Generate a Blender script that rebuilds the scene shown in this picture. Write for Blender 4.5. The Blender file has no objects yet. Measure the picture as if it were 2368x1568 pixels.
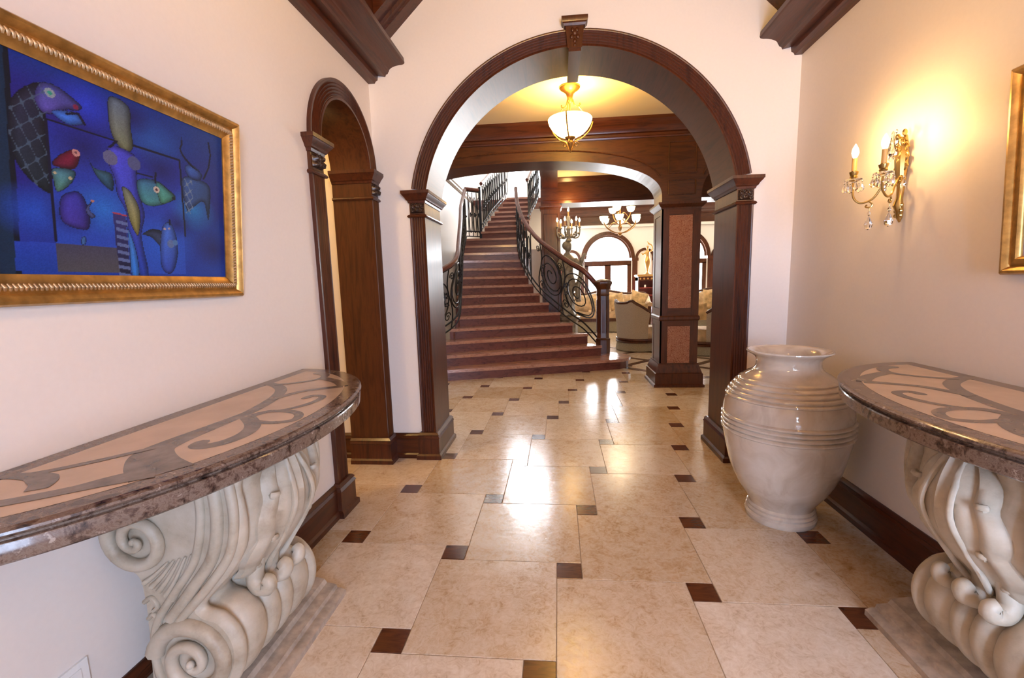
import bpy, bmesh, math, random
from mathutils import Vector, Matrix
from math import sin, cos, pi, sqrt, radians, atan2
random.seed(7)
SC = bpy.context.scene
COL = SC.collection

# ------------------------------------------------------------------ camera
EYE = 1.3
YAW, PITCH, ROLL = -0.0919, 0.1349, 0.0259
fw = Vector((sin(YAW)*cos(PITCH), cos(YAW)*cos(PITCH), -sin(PITCH)))
rt = Vector((cos(YAW), -sin(YAW), 0))
dn = fw.cross(rt)
r2 = cos(ROLL)*rt + sin(ROLL)*dn
d2 = -sin(ROLL)*rt + cos(ROLL)*dn
cam_d = bpy.data.cameras.new('camera')
cam = bpy.data.objects.new('camera', cam_d)
COL.objects.link(cam)
mw = Matrix.Identity(4)
for i in range(3):
    mw[i][0] = r2[i]; mw[i][1] = -d2[i]; mw[i][2] = -fw[i]
mw[2][3] = EYE
cam.matrix_world = mw
cam_d.sensor_fit = 'HORIZONTAL'
cam_d.sensor_width = 36.0
cam_d.lens = 36.0*1036.878/2368
cam_d.shift_x = (1184-1197.11)/2368
cam_d.shift_y = (794.33-784)/2368
cam_d.clip_start = 0.02
SC.camera = cam

# ------------------------------------------------------------------ world, exposure
SC.view_settings.view_transform = 'Standard'
SC.view_settings.look = 'None'
SC.view_settings.gamma = 1.0
SC.view_settings.use_curve_mapping = False
SC.view_settings.exposure = 0.72
wd = bpy.data.worlds.new('world'); SC.world = wd; wd.use_nodes = True
bgn = wd.node_tree.nodes['Background']
bgn.inputs[0].default_value = (0.86, 0.93, 1.0, 1); bgn.inputs[1].default_value = 6.5

def portal(name, loc, rot, sx, sy):
    L = bpy.data.lights.new(name, 'AREA'); L.shape = 'RECTANGLE'; L.size = sx; L.size_y = sy
    L.cycles.is_portal = True
    o = bpy.data.objects.new(name, L); COL.objects.link(o)
    o.location = loc; o.rotation_euler = rot
    return o
def area(name, loc, rot, sx, sy, power, col):
    L = bpy.data.lights.new(name, 'AREA'); L.shape = 'RECTANGLE'; L.size = sx; L.size_y = sy
    L.energy = power; L.color = col
    o = bpy.data.objects.new(name, L); COL.objects.link(o)
    o.location = loc; o.rotation_euler = rot
    return o
def point(name, loc, power, col, rad=0.03):
    L = bpy.data.lights.new(name, 'POINT'); L.energy = power; L.color = col; L.shadow_soft_size = rad
    o = bpy.data.objects.new(name, L); COL.objects.link(o); o.location = loc
    return o
# daylight: the glazed front door behind the camera, the living room windows, the stair hall windows
for k_, x_ in enumerate((.70, 1.02, 1.34)):      # three panes of the glazed front door
    area('daylight_front_door', (x_, -1.94, 1.30), (radians(90), 0, radians(1)), 0.20, 1.95, 37, (0.54, 0.70, 1.0))
area('daylight_living_windows', (2.2, 14.6, 1.5), (radians(-90), 0, 0), 6.5, 2.4, 900, (0.95, 0.97, 1.0))
area('daylight_stair_windows', (-.9, 13.6, 4.75), (radians(-90), 0, 0), 1.5, 2.1, 620, (0.86, 0.92, 1.0))
WARM = (1.0, 0.60, 0.20)

# ------------------------------------------------------------------ mesh helpers
class MB:
    def __init__(s): s.v = []; s.f = []
    def add(s, vs, fs):
        b = len(s.v); s.v += [tuple(p) for p in vs]; s.f += [tuple(i+b for i in f) for f in fs]; return s
    def box(s, x0, x1, y0, y1, z0, z1):
        return s.add([(x0,y0,z0),(x1,y0,z0),(x1,y1,z0),(x0,y1,z0),(x0,y0,z1),(x1,y0,z1),(x1,y1,z1),(x0,y1,z1)],
            [(0,3,2,1),(4,5,6,7),(0,1,5,4),(1,2,6,5),(2,3,7,6),(3,0,4,7)])
    def cbox(s, c, h):
        return s.box(c[0]-h[0], c[0]+h[0], c[1]-h[1], c[1]+h[1], c[2]-h[2], c[2]+h[2])
    def grid(s, P, cu=False, cv=False):
        nu, nv = len(P), len(P[0]); vs = [p for r in P for p in r]; fs = []
        for i in range(nu if cu else nu-1):
            for j in range(nv if cv else nv-1):
                a, b = i, (i+1) % nu; c, d = j, (j+1) % nv
                fs.append((a*nv+c, a*nv+d, b*nv+d, b*nv+c))
        return s.add(vs, fs)
    def poly(s, pts): return s.add(pts, [tuple(range(len(pts)))])
    def prism(s, pts, fn, a0, a1):
        n = len(pts)
        vs = [fn(p, a0) for p in pts]+[fn(p, a1) for p in pts]
        fs = [tuple(range(n)), tuple(range(2*n-1, n-1, -1))]+[(i, (i+1) % n, n+(i+1) % n, n+i) for i in range(n)]
        return s.add(vs, fs)
    def prz(s, pts, z0, z1): return s.prism(pts, lambda p, a: (p[0], p[1], a), z0, z1)
    def pry(s, pts, y0, y1): return s.prism(pts, lambda p, a: (p[0], a, p[1]), y0, y1)
    def prx(s, pts, x0, x1): return s.prism(pts, lambda p, a: (a, p[0], p[1]), x0, x1)
    def lathe(s, prof, c=(0,0,0), n=32, fn=None):
        P = []
        for r, z in prof:
            row = []
            for k in range(n):
                a = 2*pi*k/n; rr = r*(fn(a, z) if fn else 1)
                row.append((c[0]+rr*cos(a), c[1]+rr*sin(a), c[2]+z))
            P.append(row)
        s.grid(P, cv=True)
        for row in (P[0], P[-1]):
            s.poly(row)
        return s
    def tube(s, path, r, n=8, closed=False, cap=True):
        path = [Vector(p) for p in path]; m = len(path)
        rr = r if hasattr(r, '__len__') else [r]*m
        T = []
        for i in range(m):
            a = path[(i-1) % m] if (closed or i > 0) else path[i]
            b = path[(i+1) % m] if (closed or i < m-1) else path[i]
            t = b-a
            T.append(t.normalized() if t.length > 1e-9 else Vector((0,0,1)))
        u = T[0].orthogonal().normalized(); P = []
        for i in range(m):
            u = (u-T[i]*u.dot(T[i]))
            u = u.normalized() if u.length > 1e-6 else T[i].orthogonal().normalized()
            w = T[i].cross(u)
            P.append([tuple(path[i]+rr[i]*(cos(2*pi*k/n)*u+sin(2*pi*k/n)*w)) for k in range(n)])
        s.grid(P, cu=closed, cv=True)
        if cap and not closed: s.poly(P[0]); s.poly(P[-1])
        return s
    def sphere(s, c, r, nu=8, nv=12, sc=(1,1,1)):
        P = []
        for i in range(nu+1):
            a = pi*i/nu
            ra = max(sin(a), 0.02)
            P.append([(c[0]+r*sc[0]*ra*cos(2*pi*k/nv), c[1]+r*sc[1]*ra*sin(2*pi*k/nv), c[2]-r*sc[2]*cos(a)) for k in range(nv)])
        s.grid(P, cv=True); s.poly(P[0]); s.poly(P[-1]); return s
    def mould(s, path, prof, closed=False, side=1):
        """sweep a profile of (outward, z) along a plan polyline with mitred corners"""
        m = len(path); N = []
        for i in range(m):
            ns = []
            for a, b in ((i-1, i), (i, i+1)):
                if not closed and (a < 0 or b > m-1): continue
                p, q = path[a % m], path[b % m]
                dx, dy = q[0]-p[0], q[1]-p[1]; L = math.hypot(dx, dy)
                ns.append((side*dy/L, -side*dx/L))
            if len(ns) == 1: N.append(ns[0])
            else:
                nx, ny = ns[0][0]+ns[1][0], ns[0][1]+ns[1][1]
                k = 2/(nx*nx+ny*ny) if nx*nx+ny*ny > 1e-6 else 1
                N.append((nx*k, ny*k))
        P = [[(path[i][0]+N[i][0]*o, path[i][1]+N[i][1]*o, z) for (o, z) in prof] for i in range(m)]
        s.grid(P, cu=closed, cv=True)
        if not closed: s.poly(P[0]); s.poly(P[-1])
        return s
    def xf(s, M):
        s.v = [tuple(M @ Vector(p)) for p in s.v]; return s
    def mesh(s, name, off=(0,0,0)):
        me = bpy.data.meshes.new(name)
        me.from_pydata([(p[0]-off[0], p[1]-off[1], p[2]-off[2]) for p in s.v], [], s.f)
        bm = bmesh.new(); bm.from_mesh(me)
        bmesh.ops.recalc_face_normals(bm, faces=bm.faces)
        bm.to_mesh(me); bm.free()
        return me
    def build(s, name, mat, parent=None, smooth=35):
        off = woff(parent) if parent else (0,0,0)
        me = s.mesh(name, off)
        if smooth:
            me.polygons.foreach_set('use_smooth', [True]*len(me.polygons))
            me.set_sharp_from_angle(angle=radians(smooth))
        me.materials.append(mat)
        o = bpy.data.objects.new(name, me); COL.objects.link(o)
        if parent: o.parent = parent
        return o
def woff(o):
    v = Vector((0,0,0))
    while o: v = v+o.location; o = o.parent
    return v
def empty(name, loc, label, cat, group=None):
    o = bpy.data.objects.new(name, None); COL.objects.link(o); o.location = loc
    o.empty_display_size = .1
    return tag(o, label, cat, group)
def tag(o, label=None, cat=None, group=None, kind=None):
    if label: o['label'] = label
    if cat: o['category'] = cat
    if group: o['group'] = group
    if kind: o['kind'] = kind
    return o
def struct(o, label=None): return tag(o, label, None, None, 'structure')
def sempty(name, label):
    o = bpy.data.objects.new(name, None); COL.objects.link(o); return struct(o, label)
def copy_tree(o, parent=None):
    c = o.copy(); COL.objects.link(c); c.parent = parent
    for ch in list(o.children): copy_tree(ch, c)
    return c
def lerp(a, b, t): return a+(b-a)*t
def catmull(pts, n=8, closed=False):
    pts = [Vector(p) for p in pts]; out = []; m = len(pts)
    for i in range(m if closed else m-1):
        if closed: p0, p1, p2, p3 = pts[i-1], pts[i], pts[(i+1) % m], pts[(i+2) % m]
        else: p0, p1, p2, p3 = pts[max(i-1,0)], pts[i], pts[i+1], pts[min(i+2,m-1)]
        for k in range(n):
            t = k/n
            out.append(0.5*((2*p1)+(-p0+p2)*t+(2*p0-5*p1+4*p2-p3)*t*t+(-p0+3*p1-3*p2+p3)*t**3))
    if not closed: out.append(pts[-1])
    return out

# ------------------------------------------------------------------ materials
def nmat(name):
    m = bpy.data.materials.new(name); m.use_nodes = True
    nt = m.node_tree; b = nt.nodes['Principled BSDF']
    return m, nt, b
def setp(b, **k):
    for n, v in k.items(): b.inputs[n.replace('_', ' ')].default_value = v
def ramp(nt, src, stops):
    r = nt.nodes.new('ShaderNodeValToRGB'); e = r.color_ramp.elements
    while len(e) < len(stops): e.new(.5)
    for el, (p, c) in zip(e, stops): el.position = p; el.color = (*c, 1)
    nt.links.new(src, r.inputs[0]); return r
def coords(nt, scale=(1,1,1), rnd=False, space='Object'):
    tc = nt.nodes.new('ShaderNodeTexCoord'); out = tc.outputs[space]
    if rnd:
        oi = nt.nodes.new('ShaderNodeObjectInfo')
        ml = nt.nodes.new('ShaderNodeVectorMath'); ml.operation = 'SCALE'; ml.inputs['Scale'].default_value = 37.0
        cb = nt.nodes.new('ShaderNodeCombineXYZ')
        nt.links.new(oi.outputs['Random'], cb.inputs[0]); nt.links.new(oi.outputs['Random'], cb.inputs[1])
        nt.links.new(cb.outputs[0], ml.inputs[0])
        ad = nt.nodes.new('ShaderNodeVectorMath'); ad.operation = 'ADD'
        nt.links.new(out, ad.inputs[0]); nt.links.new(ml.outputs[0], ad.inputs[1]); out = ad.outputs[0]
    mp = nt.nodes.new('ShaderNodeMapping'); mp.inputs['Scale'].default_value = scale
    nt.links.new(out, mp.inputs[0]); return mp.outputs[0]
def noise(nt, vec, scale, detail=6, rough=.55, dist=0.0):
    n = nt.nodes.new('ShaderNodeTexNoise'); n.inputs['Scale'].default_value = scale
    n.inputs['Detail'].default_value = detail; n.inputs['Roughness'].default_value = rough
    n.inputs['Distortion'].default_value = dist
    nt.links.new(vec, n.inputs['Vector']); return n
def bump(nt, b, src, strength, dist=0.01):
    n = nt.nodes.new('ShaderNodeBump'); n.inputs['Strength'].default_value = strength
    n.inputs['Distance'].default_value = dist
    nt.links.new(src, n.inputs['Height']); nt.links.new(n.outputs[0], b.inputs['Normal'])
def wood(name, dark, light, rough=.3, sc=(14,14,1.2), coat=.12):
    m, nt, b = nmat(name)
    v = coords(nt, sc); n = noise(nt, v, 2.2, 8, .6, .8)
    r = ramp(nt, n.outputs[0], [(.3, dark), (.55, light), (.75, dark)])
    nt.links.new(r.outputs[0], b.inputs['Base Color'])
    setp(b, Roughness=rough, Coat_Weight=coat, Coat_Roughness=.15, Specular_IOR_Level=.4)
    bump(nt, b, n.outputs[0], .05, .003)
    return m
def plain(name, col, rough=.5, metal=0.0, nscale=0, namt=0.0, bmp=0.0, **k):
    m, nt, b = nmat(name); setp(b, Roughness=rough, Metallic=metal, **k)
    b.inputs['Base Color'].default_value = (*col, 1)
    if nscale:
        n = noise(nt, coords(nt), nscale, 5)
        lo = tuple(max(0, c*(1-namt)) for c in col); hi = tuple(min(1, c*(1+namt)) for c in col)
        r = ramp(nt, n.outputs[0], [(.3, lo), (.7, hi)]); nt.links.new(r.outputs[0], b.inputs['Base Color'])
        if bmp: bump(nt, b, n.outputs[0], bmp, .004)
    return m
def emis(name, col, st, base=None):
    m, nt, b = nmat(name); b.inputs['Base Color'].default_value = (*(base or col), 1)
    b.inputs['Emission Color'].default_value = (*col, 1); b.inputs['Emission Strength'].default_value = st
    setp(b, Roughness=.3)
    return m
M = {}
WD, WL = (.028, .0062, .0024), (.085, .0205, .0066)
M['wood'] = wood('dark_wood', WD, WL, .37)
M['wood_h'] = wood('dark_wood_along_x', WD, WL, .30, (1.2,14,14))
M['wood_y'] = wood('dark_wood_along_y', WD, WL, .36, (14,1.2,14), .05)
M['wood_red'] = wood('mahogany_panel', (.032,.0078,.0026), (.088,.025,.0066), .36)
M['wood_redh'] = wood('mahogany_panel_along_x', (.032,.0075,.0022), (.085,.024,.0058), .34, (1.4,12,12))
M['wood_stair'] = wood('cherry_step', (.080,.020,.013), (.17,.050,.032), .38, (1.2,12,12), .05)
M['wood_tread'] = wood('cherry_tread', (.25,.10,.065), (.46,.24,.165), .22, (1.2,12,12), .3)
M['wood_inset'] = wood('floor_inset_wood', (.055,.0125,.0045), (.12,.034,.0105), .20, (4,26,10), .3)
M['paint'] = plain('wall_paint', (.82,.755,.705), .55, 0, 60, .012, .02)
M['paint_white'] = plain('white_wall_paint', (.86,.84,.80), .6)
M['paint_ceiling'] = plain('ceiling_paint', (.80,.70,.55), .6)
M['paint_yellow'] = plain('corridor_paint', (.85,.74,.55), .55)
def travertine():
    m, nt, b = nmat('travertine')
    v = coords(nt, (1,1,1), True); n = noise(nt, v, 5.0, 9, .66, 1.8); n2 = noise(nt, v, 30, 6, .7, 1.6)
    mx = nt.nodes.new('ShaderNodeMix'); mx.data_type = 'FLOAT'; mx.inputs[0].default_value = .55
    nt.links.new(n.outputs[0], mx.inputs[2]); nt.links.new(n2.outputs[0], mx.inputs[3])
    r = ramp(nt, mx.outputs[0], [(.33, (.40,.24,.12)), (.42, (.58,.41,.25)), (.50, (.66,.51,.36)), (.64, (.74,.62,.49))])
    oi = nt.nodes.new('ShaderNodeObjectInfo')
    hs = nt.nodes.new('ShaderNodeHueSaturation')
    mr = nt.nodes.new('ShaderNodeMapRange'); mr.inputs[3].default_value = .80; mr.inputs[4].default_value = 1.08
    nt.links.new(oi.outputs['Random'], mr.inputs[0]); nt.links.new(mr.outputs[0], hs.inputs['Value'])
    mr2 = nt.nodes.new('ShaderNodeMapRange'); mr2.inputs[3].default_value = 1.15; mr2.inputs[4].default_value = .72
    nt.links.new(oi.outputs['Random'], mr2.inputs[0]); nt.links.new(mr2.outputs[0], hs.inputs['Saturation'])
    nt.links.new(r.outputs[0], hs.inputs['Color']); nt.links.new(hs.outputs[0], b.inputs['Base Color'])
    rr = ramp(nt, n2.outputs[0], [(.35, (.10,)*3), (.65, (.22,)*3)]); nt.links.new(rr.outputs[0], b.inputs['Roughness'])
    bump(nt, b, n2.outputs[0], .13, .003); setp(b, Specular_IOR_Level=.5)
    return m
M['tile'] = travertine()
M['grout'] = plain('grout', (.42,.30,.19), .8)
def emperador(name, d, l, sc=26):
    m, nt, b = nmat(name); v = coords(nt, (1,1,1))
    n = noise(nt, v, 7, 6, .6, 1.0)
    vo = nt.nodes.new('ShaderNodeTexVoronoi'); vo.feature = 'DISTANCE_TO_EDGE'; vo.inputs['Scale'].default_value = sc
    ad = nt.nodes.new('ShaderNodeVectorMath'); ad.operation = 'MULTIPLY_ADD'; ad.inputs[1].default_value = (.12,)*3
    nt.links.new(n.outputs[1], ad.inputs[0]); nt.links.new(v, ad.inputs[2]); nt.links.new(ad.outputs[0], vo.inputs['Vector'])
    mu = nt.nodes.new('ShaderNodeMath'); mu.operation = 'MULTIPLY'
    n3 = noise(nt, v, 14, 5); nt.links.new(vo.outputs[0], mu.inputs[0]); nt.links.new(n3.outputs[0], mu.inputs[1])
    mid = tuple(lerp(a, c, .35) for a, c in zip(d, l))
    r = ramp(nt, mu.outputs[0], [(0, l), (.04, mid), (.12, d), (.3, tuple(c*.7 for c in d))])
    nt.links.new(r.outputs[0], b.inputs['Base Color']); setp(b, Roughness=.16)
    return m
def brown_marble():
    m, nt, b = nmat('emperador_marble'); v = coords(nt)
    n = noise(nt, v, 11, 10, .72, 1.4); n2 = noise(nt, v, 46, 6, .7, .5)
    mx = nt.nodes.new('ShaderNodeMix'); mx.data_type = 'FLOAT'; mx.inputs[0].default_value = .5
    nt.links.new(n.outputs[0], mx.inputs[2]); nt.links.new(n2.outputs[0], mx.inputs[3])
    r = ramp(nt, mx.outputs[0], [(.38, (.022,.012,.009)), (.455, (.10,.060,.044)), (.51, (.20,.145,.112)), (.56, (.13,.08,.06)), (.62, (.38,.31,.26))])
    nt.links.new(r.outputs[0], b.inputs['Base Color']); setp(b, Roughness=.15); return m
M['emperador'] = brown_marble()
M['inlay'] = plain('dark_inlay_stone', (.155,.118,.092), .2, 0, 18, .4)
M['field'] = plain('beige_inlay_field', (.56,.41,.295), .22, 0, 6, .12)
def carved():
    m, nt, b = nmat('carved_stone'); v = coords(nt)
    n = noise(nt, v, 6, 8, .65); n2 = noise(nt, v, 90, 4, .6)
    r = ramp(nt, n.outputs[0], [(.28, (.28,.215,.145)), (.45, (.44,.375,.285)), (.68, (.56,.50,.41))])
    nt.links.new(r.outputs[0], b.inputs['Base Color']); setp(b, Roughness=.5)
    bump(nt, b, n2.outputs[0], .25, .002); return m
M['carved'] = carved()
M['plinth'] = plain('weathered_plinth', (.40,.33,.27), .65, 0, 22, .3, .15)
def vase_mat():
    m, nt, b = nmat('cream_marble_glaze'); v = coords(nt)
    n = noise(nt, v, 7, 8, .6, 1.2)
    r = ramp(nt, n.outputs[0], [(.30, (.50,.42,.34)), (.50, (.60,.53,.45)), (.72, (.66,.60,.53))])
    nt.links.new(r.outputs[0], b.inputs['Base Color']); setp(b, Roughness=.07, Coat_Weight=.5, Coat_Roughness=.03); return m
M['vase'] = vase_mat()
M['gold'] = plain('gilded_frame', (.50,.29,.085), .38, .8, 30, .3)
M['gold_rope'] = plain('gilded_rope', (.52,.36,.20), .42, .6, 60, .3)
M['brass'] = plain('antique_brass', (.52,.36,.13), .28, 1.0)
M['bronze'] = plain('bronze_fixture', (.36,.19,.06), .35, .9)
M['iron'] = plain('wrought_iron', (.022,.020,.022), .4, .6)
M['patina'] = plain('verdigris_bronze', (.30,.25,.17), .45, .3, 12, .4)
M['statue_gold'] = plain('gilt_statue', (.60,.36,.13), .35, .8)
M['crystal'] = plain('crystal', (1,1,1), .02, 0, Transmission_Weight=1.0, IOR=1.5)
M['carving'] = plain('carved_dark_wood', (.045,.022,.014), .3, .15, 40, .4, .2)
M['granite'] = emperador('red_granite', (.25,.085,.055), (.42,.22,.15), 60)
M['bulb'] = emis('lit_bulb', (1.0,.83,.55), 26)
M['shade'] = emis('lit_glass_shade', (1.0,.80,.44), 2.6)
M['bowl'] = emis('lit_alabaster_bowl', (1.0,.64,.20), 11.0)
M['bowl_hall'] = emis('lit_alabaster_bowl_of_the_hall', (1.0,.54,.24), 20)
M['candle'] = plain('candle_sleeve', (.70,.38,.12), .4)
M['linen'] = plain('grey_beige_upholstery', (.45,.38,.31), .9, 0, 120, .18, .2)
M['skirt'] = plain('fringe_skirt', (.34,.30,.22), .9, 0, 90, .25, .3)
M['gold_fabric'] = plain('gold_cushion_fabric', (.62,.43,.22), .8, 0, 9, .4)
M['sofa_fabric'] = plain('floral_sofa_fabric', (.60,.44,.28), .85, 0, 7, .4)
M['red_lacquer'] = plain('red_lacquer', (.30,.05,.045), .3)
M['plate'] = plain('white_plastic', (.85,.84,.82), .4)
def glass_mat():
    m = bpy.data.materials.new('window_glass'); m.use_nodes = True; nt = m.node_tree; nt.nodes.clear()
    o = nt.nodes.new('ShaderNodeOutputMaterial'); mx = nt.nodes.new('ShaderNodeMixShader'); mx.inputs[0].default_value = .06
    t = nt.nodes.new('ShaderNodeBsdfTransparent'); g = nt.nodes.new('ShaderNodeBsdfGlossy'); g.inputs['Roughness'].default_value = .02
    nt.links.new(t.outputs[0], mx.inputs[1]); nt.links.new(g.outputs[0], mx.inputs[2]); nt.links.new(mx.outputs[0], o.inputs[0]); return m
M['glass'] = glass_mat()
def vcol_mat():
    m, nt, b = nmat('oil_paint'); a = nt.nodes.new('ShaderNodeVertexColor'); a.layer_name = 'paint'
    nt.links.new(a.outputs[0], b.inputs['Base Color']); setp(b, Roughness=.5, Specular_IOR_Level=.2)
    n = noise(nt, coords(nt), 160, 3); bump(nt, b, n.outputs[0], .15, .001); return m
M['oil'] = vcol_mat()

# ================================================================== STRUCTURE
XL, XR = -1.28, 1.555          # hall side walls
YB, YB2 = 3.20, 3.58           # wall with the big arch
YF = -1.8                      # front wall behind the camera
# ---- floor: travertine squares with small wood insets (pinwheel pattern)
TB, TS, TU, TV = .55315, .11323, -.02236, 1.83144
floor = struct(MB().box(-4.2, 8.2, -2.0, 14.3, -.20, -.004).build('floor', M['grout'], None, 0), 'travertine tile floor with small dark wood insets')
g = .0012
def slab_mesh(name, sz, mat):
    mb = MB(); c = .0016
    P = []
    for o, z in ((0, -.02), (0, -c), (c, 0.0)):
        a, b_ = g+o, sz-g-o
        P.append([(a,a,z),(b_,a,z),(b_,b_,z),(a,b_,z)])
    mb.grid(P, cv=True); mb.poly(P[-1])
    me = mb.mesh(name); me.materials.append(mat); return me
tile_me = slab_mesh('floor_tile', TB, M['tile']); inset_me = slab_mesh('floor_inset', TS, M['wood_inset'])
def keep(u, v, s):
    cx, cy = u+s/2, v+s/2
    if cy < -.3 or cy > 7.0: return False
    if cy < 3.3: return -1.9 < cx < 1.85
    if cx > 1.15 and cy > 6.05: return False
    return -2.4 < cx < 3.6
for i in range(-9, 10):
    for j in range(-6, 13):
        u, v = TU+i*TB+j*TS, TV-i*TS+j*TB
        for me, uu, vv, s_, nm in ((inset_me, u, v, TS, 'floor_inset'), (tile_me, u+TS, v, TB, 'floor_tile')):
            if keep(uu, vv, s_):
                o = bpy.data.objects.new(nm, me); COL.objects.link(o); o.parent = floor; o.location = (uu, vv, 0)
# living room field of the floor with diagonal wood strips
lf = MB().box(1.15, 8, 6.0, 14, -.02, -.001).box(.0, 1.15, 6.9, 14, -.02, -.001).build('living_room_stone', M['tile'], floor, 0)
def strip_box(p, q, w, z):
    dx, dy = q[0]-p[0], q[1]-p[1]; L = math.hypot(dx, dy); nx, ny = -dy/L*w, dx/L*w
    pl = [(p[0]+nx, p[1]+ny), (p[0]-nx, p[1]-ny), (q[0]-nx, q[1]-ny), (q[0]+nx, q[1]+ny)]
    MB().prz(pl, -.01, z).build('wood_strip', M['wood_inset'], floor, 0)
for c in (7.70, 8.75, 9.80, 10.85, 11.9):
    x0, x1 = max(.95, c-9.6), min(4.6, c-6.02)
    if x1 > x0: strip_box((x0, c-x0), (x1, c-x1), .055, .0012)
for c in (-6.85, -5.85, -4.82, -3.80, -2.78, -1.76):
    x0, x1 = max(.95, 6.02+c), min(4.6, 9.6+c)
    if x1 > x0: strip_box((x0, x0-c), (x1, x1-c), .055, .0016)
strip_box((1.68, 5.99), (4.6, 5.99), .06, .0020)

# ---- walls of the hall
AX, AZ, AR, AO = .13, 1.76, 1.055, 1.162    # big arch: centre x, centre z, inner and outer radius
def arch_wall(axis, p0, p1, lo, hi, z1, c, zc, r, zs=0, n=48):
    """wall slab between p0..p1 with a round-headed opening; axis 'y' = wall normal along y"""
    mb = MB()
    f = (lambda a, p, z: (a, p, z)) if axis == 'y' else (lambda a, p, z: (p, a, z))
    def col(a0, a1, za0, za1):
        vs = [f(a0,p0,za0), f(a1,p0,za1), f(a1,p0,z1), f(a0,p0,z1), f(a0,p1,za0), f(a1,p1,za1), f(a1,p1,z1), f(a0,p1,z1)]
        mb.add(vs, [(0,1,2,3),(4,5,6,7),(0,1,5,4),(1,2,6,5),(2,3,7,6),(3,0,4,7)])
    col(lo, c-r, 0, 0); col(c+r, hi, 0, 0)
    for k in range(n):
        a0, a1 = pi-pi*k/n, pi-pi*(k+1)/n
        col(c+r*cos(a0), c+r*cos(a1), zc+r*sin(a0), zc+r*sin(a1))
    return mb
struct(arch_wall('y', YB, YB2, XL-.35, 4.4, 4.4, AX, AZ, AR+.02).build('wall_back', M['paint'], None, 0), 'cream wall with the big wood-cased archway')
LY, LZ, LR, LO = 2.763, 2.075, .318, .428    # side arch on the left wall
struct(arch_wall('x', XL, XL-.24, YF, YB, 3.2, LY, LZ, LR+.02).build('wall_left', M['paint'], None, 0), 'peach-lit plaster wall of the hall, left')
struct(MB().box(XR, XR+.2, YF, YB, 0, 3.2).build('wall_right', M['paint'], None, 0), 'plaster wall of the hall, right')
# front wall behind the camera with its glazed door opening
fwm = MB().box(XL-.24, .55, YF-.2, YF, 0, 4.4).box(1.5, XR+.2, YF-.2, YF, 0, 4.4).box(.55, 1.5, YF-.2, YF, 2.4, 4.4)
struct(fwm.build('wall_front', M['paint'], None, 0))
door = sempty('door_1', 'glazed wood front door behind the viewpoint')
for xa, xb in ((.55,.59), (.81,.91), (1.13,1.23), (1.45,1.5)):
    MB().box(xa, xb, YF-.12, YF-.06, 0, 2.4).build('door_stile', M['wood'], door, 0)
for za, zb in ((0,.30), (2.30,2.4)): MB().box(.55, 1.5, YF-.12, YF-.06, za, zb).build('door_rail', M['wood_h'], door, 0)
MB().box(.55, 1.5, YF-.19, YF-.17, 0, 2.4).build('sky_block_panel', M['paint_white'], door, 0)  # unseen opaque sheet added behind the glazing to block the sky light
for xa, xb in ((.59,.81), (.91,1.13), (1.23,1.45)): MB().box(xa, xb, YF-.095, YF-.088, .30, 2.30).build('pane', M['glass'], door, 0)
# corridor beyond the side arch
struct(MB().box(-3.9, XL-.24, YB-.005, YB+.2, 0, 3.2).build('wall_corridor', M['paint_yellow'], None, 0), 'yellow-lit corridor wall seen through the side arch')
struct(MB().box(-4.0, -3.9, -.5, YB+.2, 0, 3.2).box(-3.9, XL-.24, -.6, -.5, 0, 3.2).build('wall_corridor_end', M['paint_yellow'], None, 0))
struct(MB().box(-4.0, XL-.24, -.6, YB+.2, 3.2, 3.3).build('ceiling_corridor', M['paint_yellow'], None, 0))
# ---- vaulted wood ceiling of the hall
RX = (XL+XR)/2; SL = .92
def slope(x, off=0.0):
    return 2.80+SL*((x-XL) if x < RX else (XR-x))+off
ceil = sempty('ceiling', 'dark wood coffered vault above the hall')
for sg, xe in ((-1, XL), (1, XR)):
    xs = lambda d: xe - sg*d      # horizontal distance from the wall
    W = RX-XL
    def strip(d0, d1, y0, y1, o0, o1, name, mat):
        q = [(xs(d0), 2.80+SL*d0+o0), (xs(d1), 2.80+SL*d1+o0), (xs(d1), 2.80+SL*d1+o1), (xs(d0), 2.80+SL*d0+o1)]
        MB().pry(q, y0, y1).build(name, mat, ceil, 0)
    strip(0, W, YF, YB, .22, .30, 'vault_panel', M['wood_y'])
    strip(.05, W, 3.10, YB, 0.0, .24, 'rib', M['wood_h'])
    strip(.05, W, 3.07, 3.10, .02, .09, 'bead', M['wood_red'])
    strip(.05, W, 2.98, 3.07, .05, .24, 'rib', M['wood_h'])
    for yy in (2.05, 1.1, .15, -.8):
        strip(.05, W, yy, yy+.14, .04, .24, 'rib', M['wood_h'])
    for d in (.05, .62, 1.2):
        strip(d, d+.1, YF, 3.1, .06, .24, 'purlin', M['wood_y'])
    # gilt rosettes in the coffers
    for yy in (2.62, 1.65):
        d = .36
        mb = MB(); ux = Vector((-sg*1, 0, SL)).normalized(); un = Vector((sg*SL, 0, 1)).normalized()
        if un.z > 0: un = -un
        c0 = Vector((xs(d), yy, 2.80+SL*d+.215))
        for k in range(8):
            a = 2*pi*k/8
            p = c0+.05*(cos(a)*ux+sin(a)*Vector((0,1,0)))+un*.01
            mb.sphere(p, .024, 5, 8)
        mb.sphere(c0+un*.02, .028, 6, 8)
        mb.build('gilt_rosette', M['gold'], ceil)
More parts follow.
